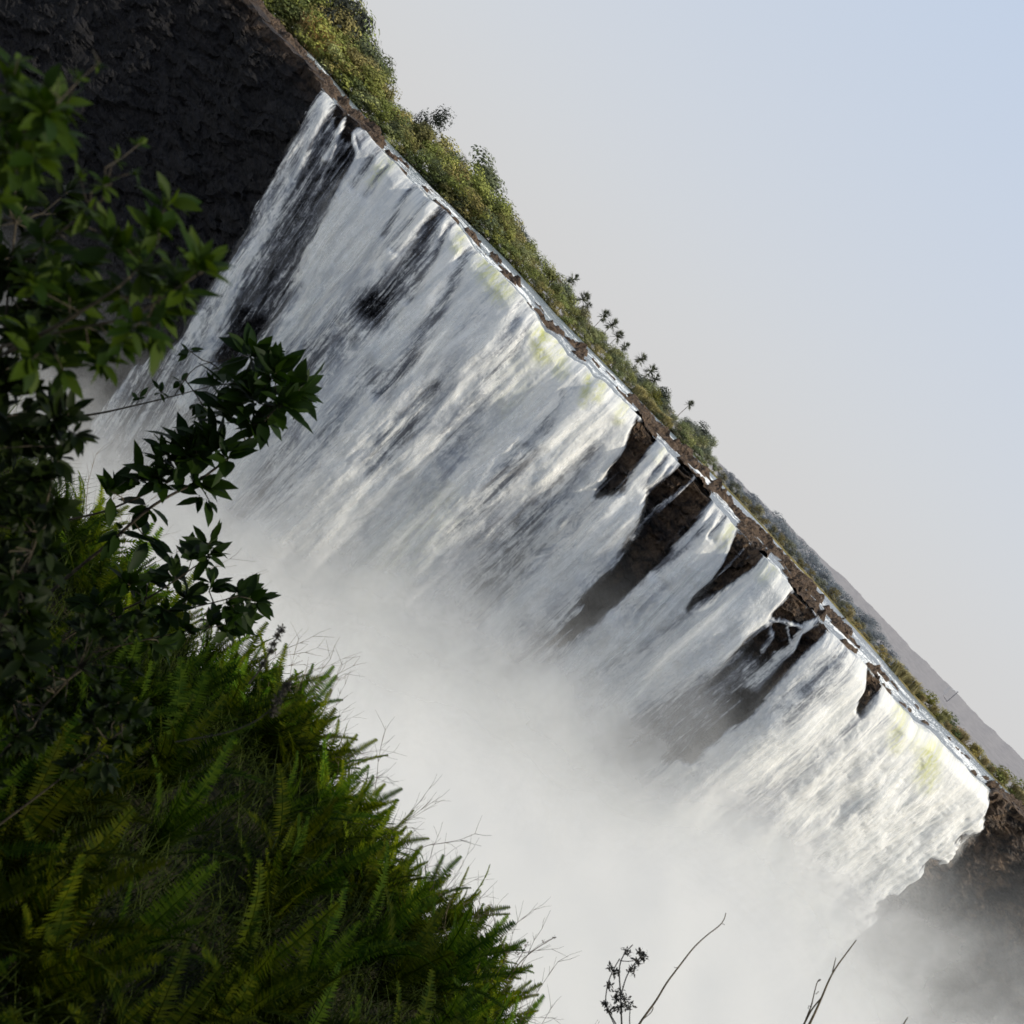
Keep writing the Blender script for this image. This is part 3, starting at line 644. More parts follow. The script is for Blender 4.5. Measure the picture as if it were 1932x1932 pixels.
# bare trees
def bare_mesh(seed):
    random.seed(seed); mb = MB()
    def br(p, d, L, r, k):
        q = p + d * L; mid = p + d * L * .5 + rv() * L * .06
        mb.tube([p, mid, q], r, r * .6, 4)
        if k:
            for _ in range(random.choice((2, 3, 3))):
                n = d + rv() * .75; n[2] += .15; n /= np.linalg.norm(n); br(q, n, L * random.uniform(.6, .8), r * .62, k - 1)
    br(np.zeros(3), np.array([0, 0, 1.]), .34, .02, 5); return mb.mesh('branches')
bm = [bare_mesh(71), bare_mesh(72)]
for i, (px_, py_, hp_, lab) in enumerate([(848, 268, 70, 'grey leafless tree leaning beside the dark round-topped tree'), (862, 282, 42, 'small grey leafless tree right of the larger bare one'), (893, 292, 48, 'pale leafless tree with fine twigs over the green belt'), (1068, 525, 40, 'little leafless tree left of the first palm'), (1338, 840, 44, 'spindly bare tree near the right end of the belt'), (1768, 1312, 30, 'pinkish leafless bush behind the golden bank')]):
    u, v = uv(px_, py_); y = ybank_at(u) + 35; b = P(*unuv(u, v - hp_), y); h = hp_ / F * y
    t = empty('bare_tree', tuple(b), i * 1.3); t.scale = (h / 1.25,) * 3; tag(t, lab, 'tree')
    k = link('branches', bm[i % 2], M_TRUNK, t); k.color = (.26, .22, .2, 1)
# reeds
def reed_mesh(seed):
    random.seed(seed); mb = MB()
    for i in range(160):
        a = random.uniform(0, 6.28); r = random.uniform(0, .3); p = np.array([math.cos(a) * r, math.sin(a) * r, 0]); l = rv() * .3; l[2] = 0
        q = p + np.array([0, 0, random.uniform(.5, .8)]) + l * .5; e = q + l * 1.1 + np.array([0, 0, random.uniform(.0, .25)]); s = np.array([random.uniform(-1, 1), random.uniform(-1, 1), 0]) * .014
        mb.quad(p - s, p + s, q + s, q - s); mb.tri(q - s * 1.6, q + s * 1.6, e)
    return mb.mesh('blades')
rd = [reed_mesh(81), reed_mesh(82)]
def reed(px_, py_, hp_, lab, grp, colr, wid=1.2, dy=2):
    u, v = uv(px_, py_); y = ybank_at(u) + dy; b = P(*unuv(u, v), y); h = hp_ / F * y
    t = empty('reed_clump', tuple(b), random.uniform(0, 6)); t.scale = (h * wid, h * wid, h); tag(t, lab, 'reeds', grp)
    k = link('blades', random.choice(rd), M_CROWN, t); k.color = (*[min(1, c_ * 2.3) for c_ in colr], 1)
for x, y_, h in [(572, 84, 62), (582, 96, 58), (566, 76, 50), (590, 108, 40)]: reed(x, y_, h, 'tan feathery reeds at the water beside the upper-left trees', 'tan reeds at the upper left', (.30, .21, .10))
for i in range(9):
    f = i / 8; reed(1196 + 62 * f, 742 + 66 * f, random.uniform(16, 26), 'golden reeds along the waterline left of the lone palm', 'golden reeds of the middle bank', (.19, .165, .08))
random.seed(9)
for i in range(46):
    f = (i + random.uniform(0, 1)) / 46; u = 560 + 820 * f
    vb = float(np.interp(u, bu, bv)); p_ = unuv(u, vb + random.uniform(-1, 5))
    reed(p_[0], p_[1], random.uniform(13, 28) * (1 - .35 * (u < 700)), 'tan grass clump lining the bank at the right end of the river', 'dry grass clumps of the right bank', random.choice([(.16, .14, .075), (.19, .16, .09), (.13, .125, .06), (.15, .125, .07)]), 1.5, random.uniform(1, 12))
# bushes of the right bank
def rbush(px_, py_, hp_, lab, colr, wid=1.3, dy=14, grp=None, name='bank_bush', hz=0.):
    u, v = uv(px_, py_); y = ybank_at(u) + dy; b = P(*unuv(u, v - hp_), y)
    tree(name, lab, 'bush', grp, tuple(b), hp_ / F * y / .95, wid * 1.25, random.choice(bushes), None, tuple(c_ * 1.5 for c_ in colr))
for a in [(1612, 1170, 22, 'tan round bush at the left end of the right bank', (.2, .15, .06)), (1672, 1228, 26, 'large tan shrub on the right bank below the hazy trees', (.19, .15, .055)), (1700, 1262, 34, 'olive brown shrub left of the golden bush', (.13, .11, .035)), (1712, 1278, 32, 'golden yellow bush on the right bank', (.26, .19, .04)),
          (1728, 1300, 30, 'bright golden shrub below the pale frame on the hillside', (.27, .2, .045)), (1770, 1318, 44, 'olive green round tree-like shrub on the right bank', (.12, .12, .03)), (1792, 1342, 46, 'dark green bush beside the pinkish bare bush', (.045, .065, .025)), (1806, 1372, 36, 'rusty brown bush right of the dark green one', (.2, .13, .05)),
          (1838, 1400, 32, 'ochre bush near the right edge', (.2, .165, .055)), (1862, 1428, 40, 'green bush at the right edge of the bank', (.1, .11, .03)), (1890, 1440, 50, 'tall olive bush at the far right edge', (.11, .115, .035)), (1918, 1480, 46, 'dense green bush cut by the right edge', (.085, .1, .03)), (1938, 1490, 54, 'half-hidden olive bush in the right corner of the bank', (.1, .11, .03)),
          (1850, 1430, 24, 'low dark bush at the water on the right', (.06, .075, .03)), (1905, 1490, 26, 'low dark bush by the calm strip of river', (.055, .07, .03))]: rbush(*a)
# hazy middle-distance trees on the right
random.seed(12)
for i in range(46):
    f = (i + random.uniform(0, 1)) / 46; u = 225 + 560 * f; y = ybank_at(u) + random.uniform(150, 420)
    vb = float(np.interp(u, bu, bv)) + 3; hp_ = (31 if u < 620 else 27) * random.uniform(.7, 1.15) * (1 - .35 * sst(600, 780, np.array(u)))
    if u < 300: hp_ *= .75
    b = P(*unuv(u, vb), y); g = random.uniform(.85, 1.15)
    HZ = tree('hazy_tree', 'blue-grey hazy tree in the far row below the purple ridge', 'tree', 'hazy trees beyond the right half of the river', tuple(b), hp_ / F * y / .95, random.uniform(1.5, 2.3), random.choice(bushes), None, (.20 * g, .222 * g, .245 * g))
    HZ.children[0].material_slots[0].link = 'OBJECT'; HZ.children[0].material_slots[0].material = M_HAZY  # blue-grey tone and flat material carry the painted haze
for i in range(26):
    f = (i + random.uniform(0, 1)) / 26; u = 225 + 420 * f; y = ybank_at(u) + random.uniform(40, 110)
    vb = float(np.interp(u, bu, bv)); hp_ = 19 * random.uniform(.7, 1.3)
    b = P(*unuv(u, vb), y); g = random.uniform(.8, 1.2)
    tree('low_bush', 'low pale olive bush at the waterline under the hazy tree row', 'bush', 'low bushes under the hazy trees', tuple(b), hp_ / F * y / .95, random.uniform(1.3, 2.2), random.choice(bushes), None, random.choice([(.17 * g, .16 * g, .10 * g), (.14 * g, .145 * g, .11 * g), (.20 * g, .17 * g, .085 * g)]))
# faint frame on the hillside and a dead log at the river
M_PALE = mat_plain('pale_weathered_metal', (.5, .5, .5), (.6, .6, .6), 1.)
M_GREYM = mat_plain('grey_weathered_metal', (.22, .21, .22), (.27, .26, .27), 1.)
fr = empty('viewing_frame', tuple(P(1775, 1322, 1500.))); tag(fr, 'faint pale frame structure low on the hazy ridge', 'structure frame'); L0 = np.array(P(1775, 1322, 1500.))
def frame_bar(name, a, b, r, m_):
    mb = MB(); mb.tube([P(a[0], a[1], 1500.) - L0, P(b[0], b[1], 1500.) - L0], r, r, 4); link(name, mb.mesh(name), m_, fr)
for nm, a, b, r, m_ in [('rail', (1780, 1306), (1791, 1296), .5, M_PALE), ('rail', (1780, 1311), (1793, 1299), .5, M_PALE), ('post', (1786, 1324), (1808, 1305), .7, M_GREYM), ('brace', (1780, 1312), (1787, 1324), .5, M_GREYM), ('brace', (1793, 1299), (1808, 1306), .4, M_PALE)]: frame_bar(nm, a, b, r, m_)
lg = MB(); yl = ybank_at(580) - 40
lg.tube([P(1580, 1171, yl), P(1588, 1168, yl), P(1597, 1165, yl)], .35, .15, 6); a0 = P(1588, 1168, yl)
lg.tube([a0, a0 + np.array([.6, 0, .5])], .12, .04, 4)
M_WOOD = mat_plain('dead_wood', (.03, .022, .016), (.08, .06, .045), 4.)
tag(link('dead_log', lg.mesh('dead_log'), M_WOOD), 'dark dead log stranded on the rocks at the bank', 'log')

# ------------------------------------------------------------------ near bank
def gz(x, y):
    """height of the near slope; the camera stands at 0,0,0"""
    x = np.asarray(x, float); y = np.asarray(y, float)
    brink = 5.35 - .10 * x - .10 * x * x * (x > 0) - .05 * x * x * (x < 0) + .35 * (vn(x * 1.1, x * 0, 301) - .5)
    z = -2.30 - .10 * y - .05 * np.maximum(0, x) + .28 * (fbm(x * .9, y * .9, 3, 311) - .5)
    over = np.maximum(0, y - brink)
    return z - over * 1.5 - .3 * over ** 2
gx, gyy = np.meshgrid(np.linspace(-5, 6, 130), np.linspace(-1.5, 9, 150), indexing='ij')
M_SOIL = mat_plain('dark_mossy_soil', (.006, .007, .003), (.022, .02, .009), 6.)
o = link('bank', np_mesh('bank', np.stack([gx, gyy, gz(gx, gyy)], -1).reshape(-1, 3), grid_faces(130, 150)), M_SOIL)
tag(o, 'dark mossy slope at the viewpoint', kind='structure')

M_FERN = mat_leaf('fern_green', (.013, .030, .0015), (.052, .072, .004), .45, True, .7, .04, 6.)
M_GRASS = mat_leaf('grass_green', (.010, .020, .002), (.034, .048, .005), .35, False, .7, .1, 4.)
M_STALK = mat_plain('dry_stalk', (.05, .038, .022), (.13, .10, .06), 20.)
M_DARK = mat_plain('dark_seed', (.010, .010, .008), (.03, .027, .02), 60.)
M_STEM = mat_plain('shrub_bark', (.012, .01, .007), (.05, .04, .025), 30.)
M_LEAF = mat_leaf('shrub_leaf', (.012, .034, .002), (.040, .075, .004), .42, True, .55, .12, 8.)
def frond_into(mb, az, lean_, L, npair, droop, curl=0.):
    """one sword-fern frond from the origin"""
    pts = []; p = np.zeros(3); e = lean_; d0 = np.array([math.cos(az), math.sin(az)])
    for i in range(13):
        pts.append(p.copy()); e2 = e + droop * (i / 12) ** 1.6
        p = p + np.array([d0[0] * math.sin(e2), d0[1] * math.sin(e2), math.cos(e2)]) * L / 12
    mb.tube(pts, L * .010, L * .003, 3)
    pts = np.array(pts); side0 = np.array([-d0[1], d0[0], 0])
    for k in range(npair):
        f = .10 + .9 * k / npair; x = f * 12; i = min(int(x), 11); q = pts[i] + (pts[i + 1] - pts[i]) * (x - i)
        t = pts[i + 1] - pts[i]; t /= np.linalg.norm(t); nrm = np.cross(t, side0)
        pl = L * .125 * (min(1, f * 6) ** .5) * (1 - max(0, f - .45) / .62) ** .8 + L * .008; w = L / npair * .50
        for sg in (-1, 1):
            s = side0 * sg + t * random.uniform(.12, .35) + nrm * random.uniform(.05, .35); s /= np.linalg.norm(s)
            m1 = q + s * pl * .35; tip = q + s * pl - np.array([0, 0, pl * .12])
            mb.quad(q - t * w * .8, m1 - t * w * 1.05, tip, q + t * w * .9 + s * pl * .05)
def fern_mesh(seed, n=9, L=.5):
    random.seed(seed); mb = MB()
    for i in range(n):
        frond_into(mb, i * 2.4 + random.uniform(-.4, .4), random.uniform(.05, .5), L * random.uniform(.65, 1.15), 42, random.uniform(.2, 1.1))
    return mb.mesh('fronds')
ferns = [fern_mesh(91 + i, random.choice((7, 8, 10)), .5) for i in range(6)]
random.seed(17)
zones = {'brink': ('sword fern on the brink of the slope, fronds outlined against the mist', 'ferns along the brink'), 'slope': ('sword fern in the dim middle of the near slope', 'ferns of the middle slope'), 'near': ('out-of-focus sword fern nearest the camera at the lower left', 'blurred ferns at the lower left')}
cnt = 0
def brink_y(x): return 5.35 - .10 * x - .10 * x * x * (x > 0) - .05 * x * x * (x < 0)
def fern(x, y, s, zone, col):
    f = empty('fern', (x, y, float(gz(x, y)) - .02), random.uniform(0, 6.28)); f.rotation_euler = (random.uniform(-.25, .25), random.uniform(-.1, .3), f.rotation_euler[2]); f.scale = (s, s, s * random.uniform(.9, 1.2))
    tag(f, zones[zone][0], 'fern', zones[zone][1]); k = link('fronds', random.choice(ferns), M_FERN, f); k.color = (*col, 1)
def fcol(b=1.):  # b paints sunlight on brink ferns, dimness on slope and near ones
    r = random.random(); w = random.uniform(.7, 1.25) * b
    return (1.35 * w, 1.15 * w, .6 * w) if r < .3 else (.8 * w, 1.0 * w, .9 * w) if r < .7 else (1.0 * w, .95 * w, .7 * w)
for i in range(125):
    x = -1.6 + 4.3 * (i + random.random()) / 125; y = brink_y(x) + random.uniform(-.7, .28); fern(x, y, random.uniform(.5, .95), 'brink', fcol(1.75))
for i in range(92):
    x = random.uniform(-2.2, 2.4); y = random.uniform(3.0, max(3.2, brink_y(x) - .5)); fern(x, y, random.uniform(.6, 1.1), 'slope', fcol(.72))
for i in range(83):
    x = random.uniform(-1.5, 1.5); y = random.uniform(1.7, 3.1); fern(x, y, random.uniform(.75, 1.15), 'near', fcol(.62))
# undergrowth of grass blades
random.seed(23); mb = MB()
for i in range(34000):
    x = random.uniform(-2.8, 3.0); y = random.uniform(1.6, 1) if False else random.uniform(1.6, brink_y(x) + .35)
    z = float(0); p = np.array([x, y, 0]); L = random.uniform(.12, .38); a = random.uniform(0, 6.28); b = random.uniform(.1, .9); d = np.array([math.cos(a) * b, math.sin(a) * b, 1]) ; d /= np.linalg.norm(d)
    w = np.array([-math.sin(a), math.cos(a), 0]) * random.uniform(.0012, .0035); q = p + d * L * .55; e = q + (d + np.array([math.cos(a) * .6, math.sin(a) * .6, -.35])) * L * .45
    mb.quad(p - w, p + w, q + w * .8, q - w * .8); mb.tri(q - w * .8, q + w * .8, e)
gv = np.array(mb.v); 
cnt_ = 7; root = gv.reshape(-1, 7, 3)[:, 0]; gzv = gz(root[:, 0], root[:, 1]) - .02
gv = gv.reshape(-1, 7, 3); gv[:, :, 2] += gzv[:, None]; mb.v = [tuple(q) for q in gv.reshape(-1, 3)]
tag(link('grass', mb.mesh('grass'), M_GRASS), 'tangled dark green grass under the ferns', 'grass', kind='stuff')

# thin dry stalks at the brink
def stalk_mesh(seed):
    random.seed(seed); mb = MB(); pts = [np.zeros(3)]; d = np.array([random.uniform(-.15, .15), random.uniform(-.15, .15), 1.])
    for i in range(7):
        d = d + np.array([random.uniform(-.22, .3), random.uniform(-.2, .2), -.03]); d /= np.linalg.norm(d); pts.append(pts[-1] + d * .08)
        if i > 2:
            for _ in range(2):
                s = d + rv() * .7; s /= np.linalg.norm(s); q = pts[-1] + s * random.uniform(.05, .13); mb.tube([pts[-1], (pts[-1] + q) / 2 + rv() * .008, q], .0011, .0006, 3)
    mb.tube(pts, .002, .0009, 4); return mb.mesh('dry_stalk')
stm = [stalk_mesh(95 + i) for i in range(5)]
random.seed(29)
for i in range(120):
    x = -1.5 + 4.0 * (i + random.random()) / 120; y = brink_y(x) + random.uniform(-.4, .2); s = random.uniform(.55, 1.15)
    o = link('dry_stalk', random.choice(stm), M_STALK); o.location = (x, y, float(gz(x, y))); o.rotation_euler = (random.uniform(-.2, .2), random.uniform(-.1, .35), random.uniform(0, 6.28)); o.scale = (s,) * 3
    tag(o, 'thin wiry dry stalk among the ferns of the brink', 'dry stalk', 'wiry stalks along the brink')
# stalks with seed heads and twigs, one by one
def tubes_thing(name, label, cat, lines, y, mat, extra=None):
    root = P(lines[0][0][0][0], lines[0][0][0][1], y); t = empty(name, tuple(root)); tag(t, label, cat); mb = MB()
    for pts, r0, r1 in lines:
        w = np.array([P(a, b, y) - root for a, b in pts]); mb.tube(curve_pts(w, max(4, len(pts) * 3)), r0 * y / F, r1 * y / F, 5)
    link('stem', mb.mesh('stem'), mat, t)
    if extra: extra(t, root)
    return t
def seeds(spots, y, mat, part='seed_head', n=46, sz=12):
    def f(t, root):
        for (a, b, r) in spots:
            mb = MB(); c = P(a, b, y) - root; rr = r * y / F
            for i in range(n):
                d = rv(); q = c + d * rr * random.uniform(.2, 1); e = rv(); g = np.cross(e, rv()); L = sz * y / F * random.uniform(.4, 1)
                mb.quad(q, q + e * L * .5 + g * L * .22, q + e * L, q + e * L * .5 - g * L * .22)
            link(part, mb.mesh(part), mat, t)
    return f
random.seed(31)
def tipx(px_, py_): return ((1400 + px_ * .4658) * .7547, (2150 + py_ * .4658) * .7547)
T = lambda *a: [tipx(*q) for q in a]
SP = lambda *a: [(*tipx(q[0], q[1]), q[2]) for q in a]
tubes_thing('dried_flower_stalk', 'dark dried flower stalk with many seed clusters at the bottom edge', 'flower stalk', [(T((340, 1020), (330, 860), (325, 700), (315, 600), (325, 520), (390, 455)), 2.2, 1), (T((300, 880), (240, 780), (255, 660), (290, 580), (320, 530)), 1.4, 1), (T((330, 720), (350, 640), (380, 580), (440, 510)), 1.4, 1), (T((390, 1000), (370, 850), (380, 780)), 1.3, 1), (T((300, 900), (260, 820)), 1.2, .8), (T((320, 540), (370, 545), (395, 540)), 1, .8)], 4.0, M_DARK,
            seeds(SP((360, 490, 11), (270, 580, 7), (300, 608, 7), (265, 675, 8), (320, 715, 13), (345, 745, 10), (370, 780, 9), (265, 805, 9), (300, 740, 7), (385, 590, 9), (415, 550, 9), (450, 520, 9), (425, 495, 6), (330, 790, 9), (240, 770, 6)), 4.0, M_DARK))
tubes_thing('bare_twig', 'pale curving bare twig right of the dried flower stalk', 'twig', [(T((380, 960), (430, 870), (520, 750), (570, 660), (640, 570), (715, 470), (790, 400), (870, 345), (893, 310), (890, 285)), 2.4, .9), (T((632, 580), (612, 575)), .9, .5), (T((500, 790), (495, 815), (440, 860)), 1, .7), (T((872, 342), (884, 348)), .7, .4)], 4.2, M_STALK)
tubes_thing('bare_twig', 'pair of dark crossing bare twigs with curled tendrils, rightmost at the bottom', 'twig', [(T((1280, 980), (1340, 880), (1400, 750), (1440, 650), (1480, 575), (1530, 510), (1590, 430)), 2.8, 1), (T((1300, 900), (1350, 800), (1410, 730)), 2, 1.2), (T((1310, 880), (1350, 780), (1370, 690), (1385, 640), (1405, 630), (1402, 652), (1384, 652)), 1.5, .8), (T((1462, 600), (1470, 570), (1480, 525)), 1.2, .7), (T((1350, 790), (1333, 780), (1332, 800)), .8, .5), (T((1372, 720), (1388, 705)), .8, .5)], 4.1, M_STALK)
tubes_thing('bare_twig', 'short twig tip just showing at the bottom edge', 'twig', [(T((1820, 960), (1840, 885), (1866, 845)), 2, .9)], 4.0, M_STALK)
tubes_thing('flower_stalk', 'thin stalk with tiny pale star flowers over the fern brink', 'flower stalk', [([(955, 1850), (985, 1810), (1010, 1790), (1047, 1768)], 1.2, .7), ([(965, 1830), (985, 1800), (995, 1780)], 1, .6), ([(955, 1800), (940, 1760), (925, 1710)], .9, .6)], 4.6, M_STALK, seeds([(1045, 1770, 5), (1028, 1776, 5), (993, 1782, 5), (975, 1798, 4), (925, 1705, 4), (918, 1722, 4)], 4.6, M_STALK, 'flower', 12, 7))
tubes_thing('seed_spike', 'blurred dark seed spike standing against the spray, the larger lower one', 'seed spike', [([(330, 1400), (420, 1385), (480, 1365), (515, 1335)], 1.6, 1.4), ], 2.6, M_DARK, seeds([(518, 1335, 7), (524, 1322, 8), (532, 1308, 9), (538, 1298, 8), (543, 1291, 6), (516, 1345, 6)], 2.6, M_DARK, 'seed_head', 80, 12))
tubes_thing('seed_spike', 'dark knobbly seed spike just above the larger one', 'seed spike', [([(470, 1290), (497, 1255), (510, 1225), (530, 1190)], 2.2, 1.2)], 3.0, M_DARK, seeds([(530, 1188, 7), (524, 1200, 7), (510, 1228, 7), (498, 1252, 8), (515, 1215, 5)], 3.0, M_DARK, 'seed_head', 60, 11))

# ------------------------------------------------------------------ shrubs on the left
def leaf_into(mb, b, d, nrm, L, W):
    d = d / np.linalg.norm(d); s = np.cross(d, nrm); s /= np.linalg.norm(s) + 1e-9; n = np.cross(s, d); n0 = len(mb.v); st = L * .08
    P_ = [b + d * st]; 
    for f, w, z in ((.28, .40, -.02), (.5, .5, -.05), (.74, .36, -.10)):
        c = b + d * L * f + n * L * z; P_ += [c - s * W * w + n * W * .12, c, c + s * W * w + n * W * .12]
    P_.append(b + d * L - n * L * .17); mb.v += [tuple(p) for p in P_]; q = n0
    mb.f += [(q, q + 2, q + 1), (q, q + 3, q + 2), (q + 1, q + 2, q + 5, q + 4), (q + 2, q + 3, q + 6, q + 5), (q + 4, q + 5, q + 8, q + 7), (q + 5, q + 6, q + 9, q + 8), (q + 7, q + 8, q + 10), (q + 8, q + 9, q + 10)]
    n1 = len(mb.v); e = b + d * st; mb.v += [tuple(b - s * .0012), tuple(b + s * .0012), tuple(e + s * .0012), tuple(e - s * .0012)]; mb.f.append((n1, n1 + 1, n1 + 2, n1 + 3))
def shrub(label, y, stems, clusters, lp, colr, seed, mult=2.3):
    random.seed(seed); root = P(stems[0][0][0][0], stems[0][0][0][1], y); t = empty('shrub', tuple(root)); tag(t, label, 'shrub')
    fm_ = MB()
    stem_mb = MB(); allp = []
    for pts, r0, r1 in stems:
        w = np.array([P(a, b, y + .05 * math.sin(i * 1.7)) - root for i, (a, b) in enumerate(pts)]); c = curve_pts(w, len(pts) * 4); allp += list(c[2:]); stem_mb.tube(c, r0 * y / F, r1 * y / F, 6)
    allp = np.array(allp)
    for cl in clusters:
        a, b, n = cl[:3]; ls = (cl[3] if len(cl) > 3 else 1.) * lp * y / F
        yy = y + random.uniform(-.12, .12); c = P(a, b, yy) - root
        if len(allp):
            j = allp[np.argmin(np.linalg.norm(allp - c, axis=1))]
            mid = (c + j) / 2 + rv() * .02; stem_mb.tube([j, mid, c], 1.5 * y / F, 1.0 * y / F, 4); ax = c - j
        else: ax = np.array([.4, 0, .8])
        ax = ax / (np.linalg.norm(ax) + 1e-6) + np.array([.25, 0, .45]); ax /= np.linalg.norm(ax)
        for k in range(int(n * mult)):
            d = ax * random.uniform(.15, 1.1) + rv() * .95; d /= np.linalg.norm(d)
            nn = np.array([0, -.35, 1.]) + rv() * .6
            q = c - ax * random.uniform(0, .5) * ls
            L = ls * random.uniform(.7, 1.4); leaf_into(fm_, q, d, nn, L, L * random.uniform(.30, .42))
    link('stem', stem_mb.mesh('stem', True), M_STEM, t)
    f = link('foliage', fm_.mesh('foliage', True), M_LEAF, t); f.color = (*colr, 1)  # leaf tone paints backlight on the bright bushes, dimness on the others
    return t
shrub('dark broad-leaved branch reaching out sharply over the falls', 3.8, [([(60, 1150), (130, 1085), (200, 1030), (290, 950), (380, 905), (450, 850), (520, 770)], 4.2, 2), ([(60, 1000), (110, 985), (200, 965), (290, 925), (370, 880)], 3, 1.6), ([(150, 785), (190, 780), (310, 752), (400, 728)], 2.4, 1), ([(330, 745), (365, 690), (470, 640 + 30)], 1.3, .7)],
      [(565, 735, 8), (520, 698, 9), (485, 672, 7), (450, 722, 8), (500, 785, 8), (430, 778, 8), (400, 830, 8), (385, 770, 5, .7), (350, 835, 8), (330, 872, 8), (300, 900, 7), (430, 868, 5), (385, 915, 6), (262, 893, 5), (205, 925, 5), (540, 765, 7), (395, 945, 3), (470, 740, 8), (470, 800, 7), (370, 850, 7), (310, 850, 5, .8),
       (355, 660, 4, .4), (300, 735, 4, .4), (265, 750, 3, .4), (340, 720, 3, .4), (400, 720, 4, .4), (420, 700, 4, .45), (280, 965, 3), (285, 1020, 3), (220, 1010, 3)], 60, (.30, .36, .25), 101)
shrub('small dark-leaved shrub just below the reaching branch', 3.9, [([(90, 1230), (150, 1185), (280, 1130), (395, 1050)], 3, 1.4), ([(100, 1210), (170, 1170), (350, 1150), (450, 1125)], 2.6, 1.2), ([(140, 1240), (300, 1200), (420, 1180)], 2, 1)],
      [(398, 1022, 6), (395, 1045, 6), (365, 1050, 6), (465, 1118, 8), (485, 1135, 7), (440, 1148, 7), (330, 1082, 6), (290, 1085, 6), (240, 1100, 7), (360, 1120, 7), (405, 1170, 6), (310, 1150, 7), (350, 1190, 6), (430, 1190, 4), (455, 1165, 6), (270, 1160, 7), (220, 1180, 7), (300, 1215, 7), (180, 1140, 7), (400, 1100, 6)], 46, (.32, .36, .25), 102)
shrub('broad out-of-focus bright green bush at the upper left over the dark cliff', 1.75, [([(-60, 700), (0, 672), (120, 608), (230, 540), (300, 465)], 5, 2), ([(-60, 672), (100, 628), (250, 600), (370, 520)], 3.4, 1.6), ([(60, 480), (110, 440), (190, 385), (210, 345)], 3, 1), ([(200, 560), (330, 560), (350, 540)], 2, 1)],
      [(250, 480, 8), (300, 430, 7), (320, 375, 6), (280, 520, 8), (220, 560, 8), (335, 530, 9), (378, 500, 8), (400, 500, 6), (300, 590, 8), (250, 620, 8), (350, 560, 6), (150, 560, 8), (200, 450, 8), (170, 400, 6, .8), (130, 640, 8), (230, 650, 8), (300, 640, 5), (60, 620, 7), (195, 350, 5, .6), (255, 325, 4, .35), (265, 270, 4, .35), (225, 300, 5, .4), (150, 500, 8), (100, 540, 7), (90, 460, 7), (60, 520, 7), (180, 620, 8), (60, 680, 7), (120, 700, 7), (200, 690, 6), (150, 330, 4, .4), (280, 460, 7)], 57, (.78, .70, .36), 103, 2.3)
shrub('large-leaved blurred bush cut by the left edge near the top', 1.5, [([(-120, 420), (-40, 330), (40, 250), (90, 215), (150, 150), (188, 118)], 4, 1), ([(-60, 340), (10, 200), (35, 110)], 3, 1)],
      [(28, 112, 4), (50, 190, 8), (20, 230, 8), (95, 215, 8), (118, 205, 6), (60, 262, 8), (122, 250, 5), (15, 290, 8), (20, 160, 6), (150, 150, 4, .35), (185, 120, 5, .3), (80, 170, 7), (30, 330, 7), (-10, 380, 8), (70, 300, 5)], 60, (.74, .68, .36), 104, 2.3)
random.seed(44)
cl = [(random.uniform(-30, 95 + 60 * random.random()), random.uniform(330, 1250), 8, random.uniform(.6, 1)) for _ in range(95)]
shrub('dense dim thicket of leaves along the left edge', 2.2, [([(-150, 1300), (-60, 1000), (0, 700), (30, 420)], 5, 2), ([(-120, 1350), (20, 1150), (90, 960), (110, 800)], 4, 1.6)], cl, 62, (.20, .20, .14), 105)
cl = [(random.uniform(-40, 260), random.uniform(1180, 1480), 8, random.uniform(.5, .8)) for _ in range(55)]
shrub('dark leafy undergrowth at the left below the thicket', 2.5, [([(-100, 1560), (20, 1400), (150, 1260)], 4, 2), ([(-60, 1600), (100, 1480), (230, 1380)], 3, 1.4)], cl, 48, (.2, .21, .15), 106)

# ------------------------------------------------------------------ spray cloud in the gorge
def mat_mist():
    m = NT('spray_mist'); p = pos(m); a = m.attr('dens')
    n1 = m.noise(m.scale(p, (.03, .03, .045)), 1, 5, .55, .6); n2 = m.noise(m.scale(p, (.12, .05, .10), (7, 3, 1)), 1, 5, .6, .5)
    k = m.math('ADD', m.math('MULTIPLY', m.math('SUBTRACT', n1, .5), .42), m.math('MULTIPLY', m.math('SUBTRACT', n2, .5), .42))
    al = m.mapr(m.math('ADD', a, m.math('MULTIPLY', k, m.mapr(a, 0., .35))), .0, .95, 0, .88)
    # droplets scatter without a surface normal: lean the shading normal to the open sky
    nv = m.n('ShaderNodeNormalMap') if False else None
    h = m.bump(m.math('ADD', n1, m.math('MULTIPLY', n2, .3)), .2, 4.)
    up = m.n('ShaderNodeVectorMath', {0: h, 1: (.25, -.6, .55)}, operation='ADD').outputs[0]
    up = m.n('ShaderNodeVectorMath', {0: up}, operation='NORMALIZE').outputs[0]
    d = m.n('ShaderNodeBsdfDiffuse', {'Color': (.88, .86, .82, 1), 'Normal': up}).outputs[0]
    tr = m.n('ShaderNodeBsdfTranslucent', {'Color': (.88, .86, .82, 1), 'Normal': up}).outputs[0]
    b = m.n('ShaderNodeMixShader', {0: .3, 1: d, 2: tr}).outputs[0]
    return m.done(m.n('ShaderNodeMixShader', {0: al, 1: m.n('ShaderNodeBsdfTransparent').outputs[0], 2: b}).outputs[0])
M_MIST = mat_mist()
vs, fs, ds, off = [], [], [], 0
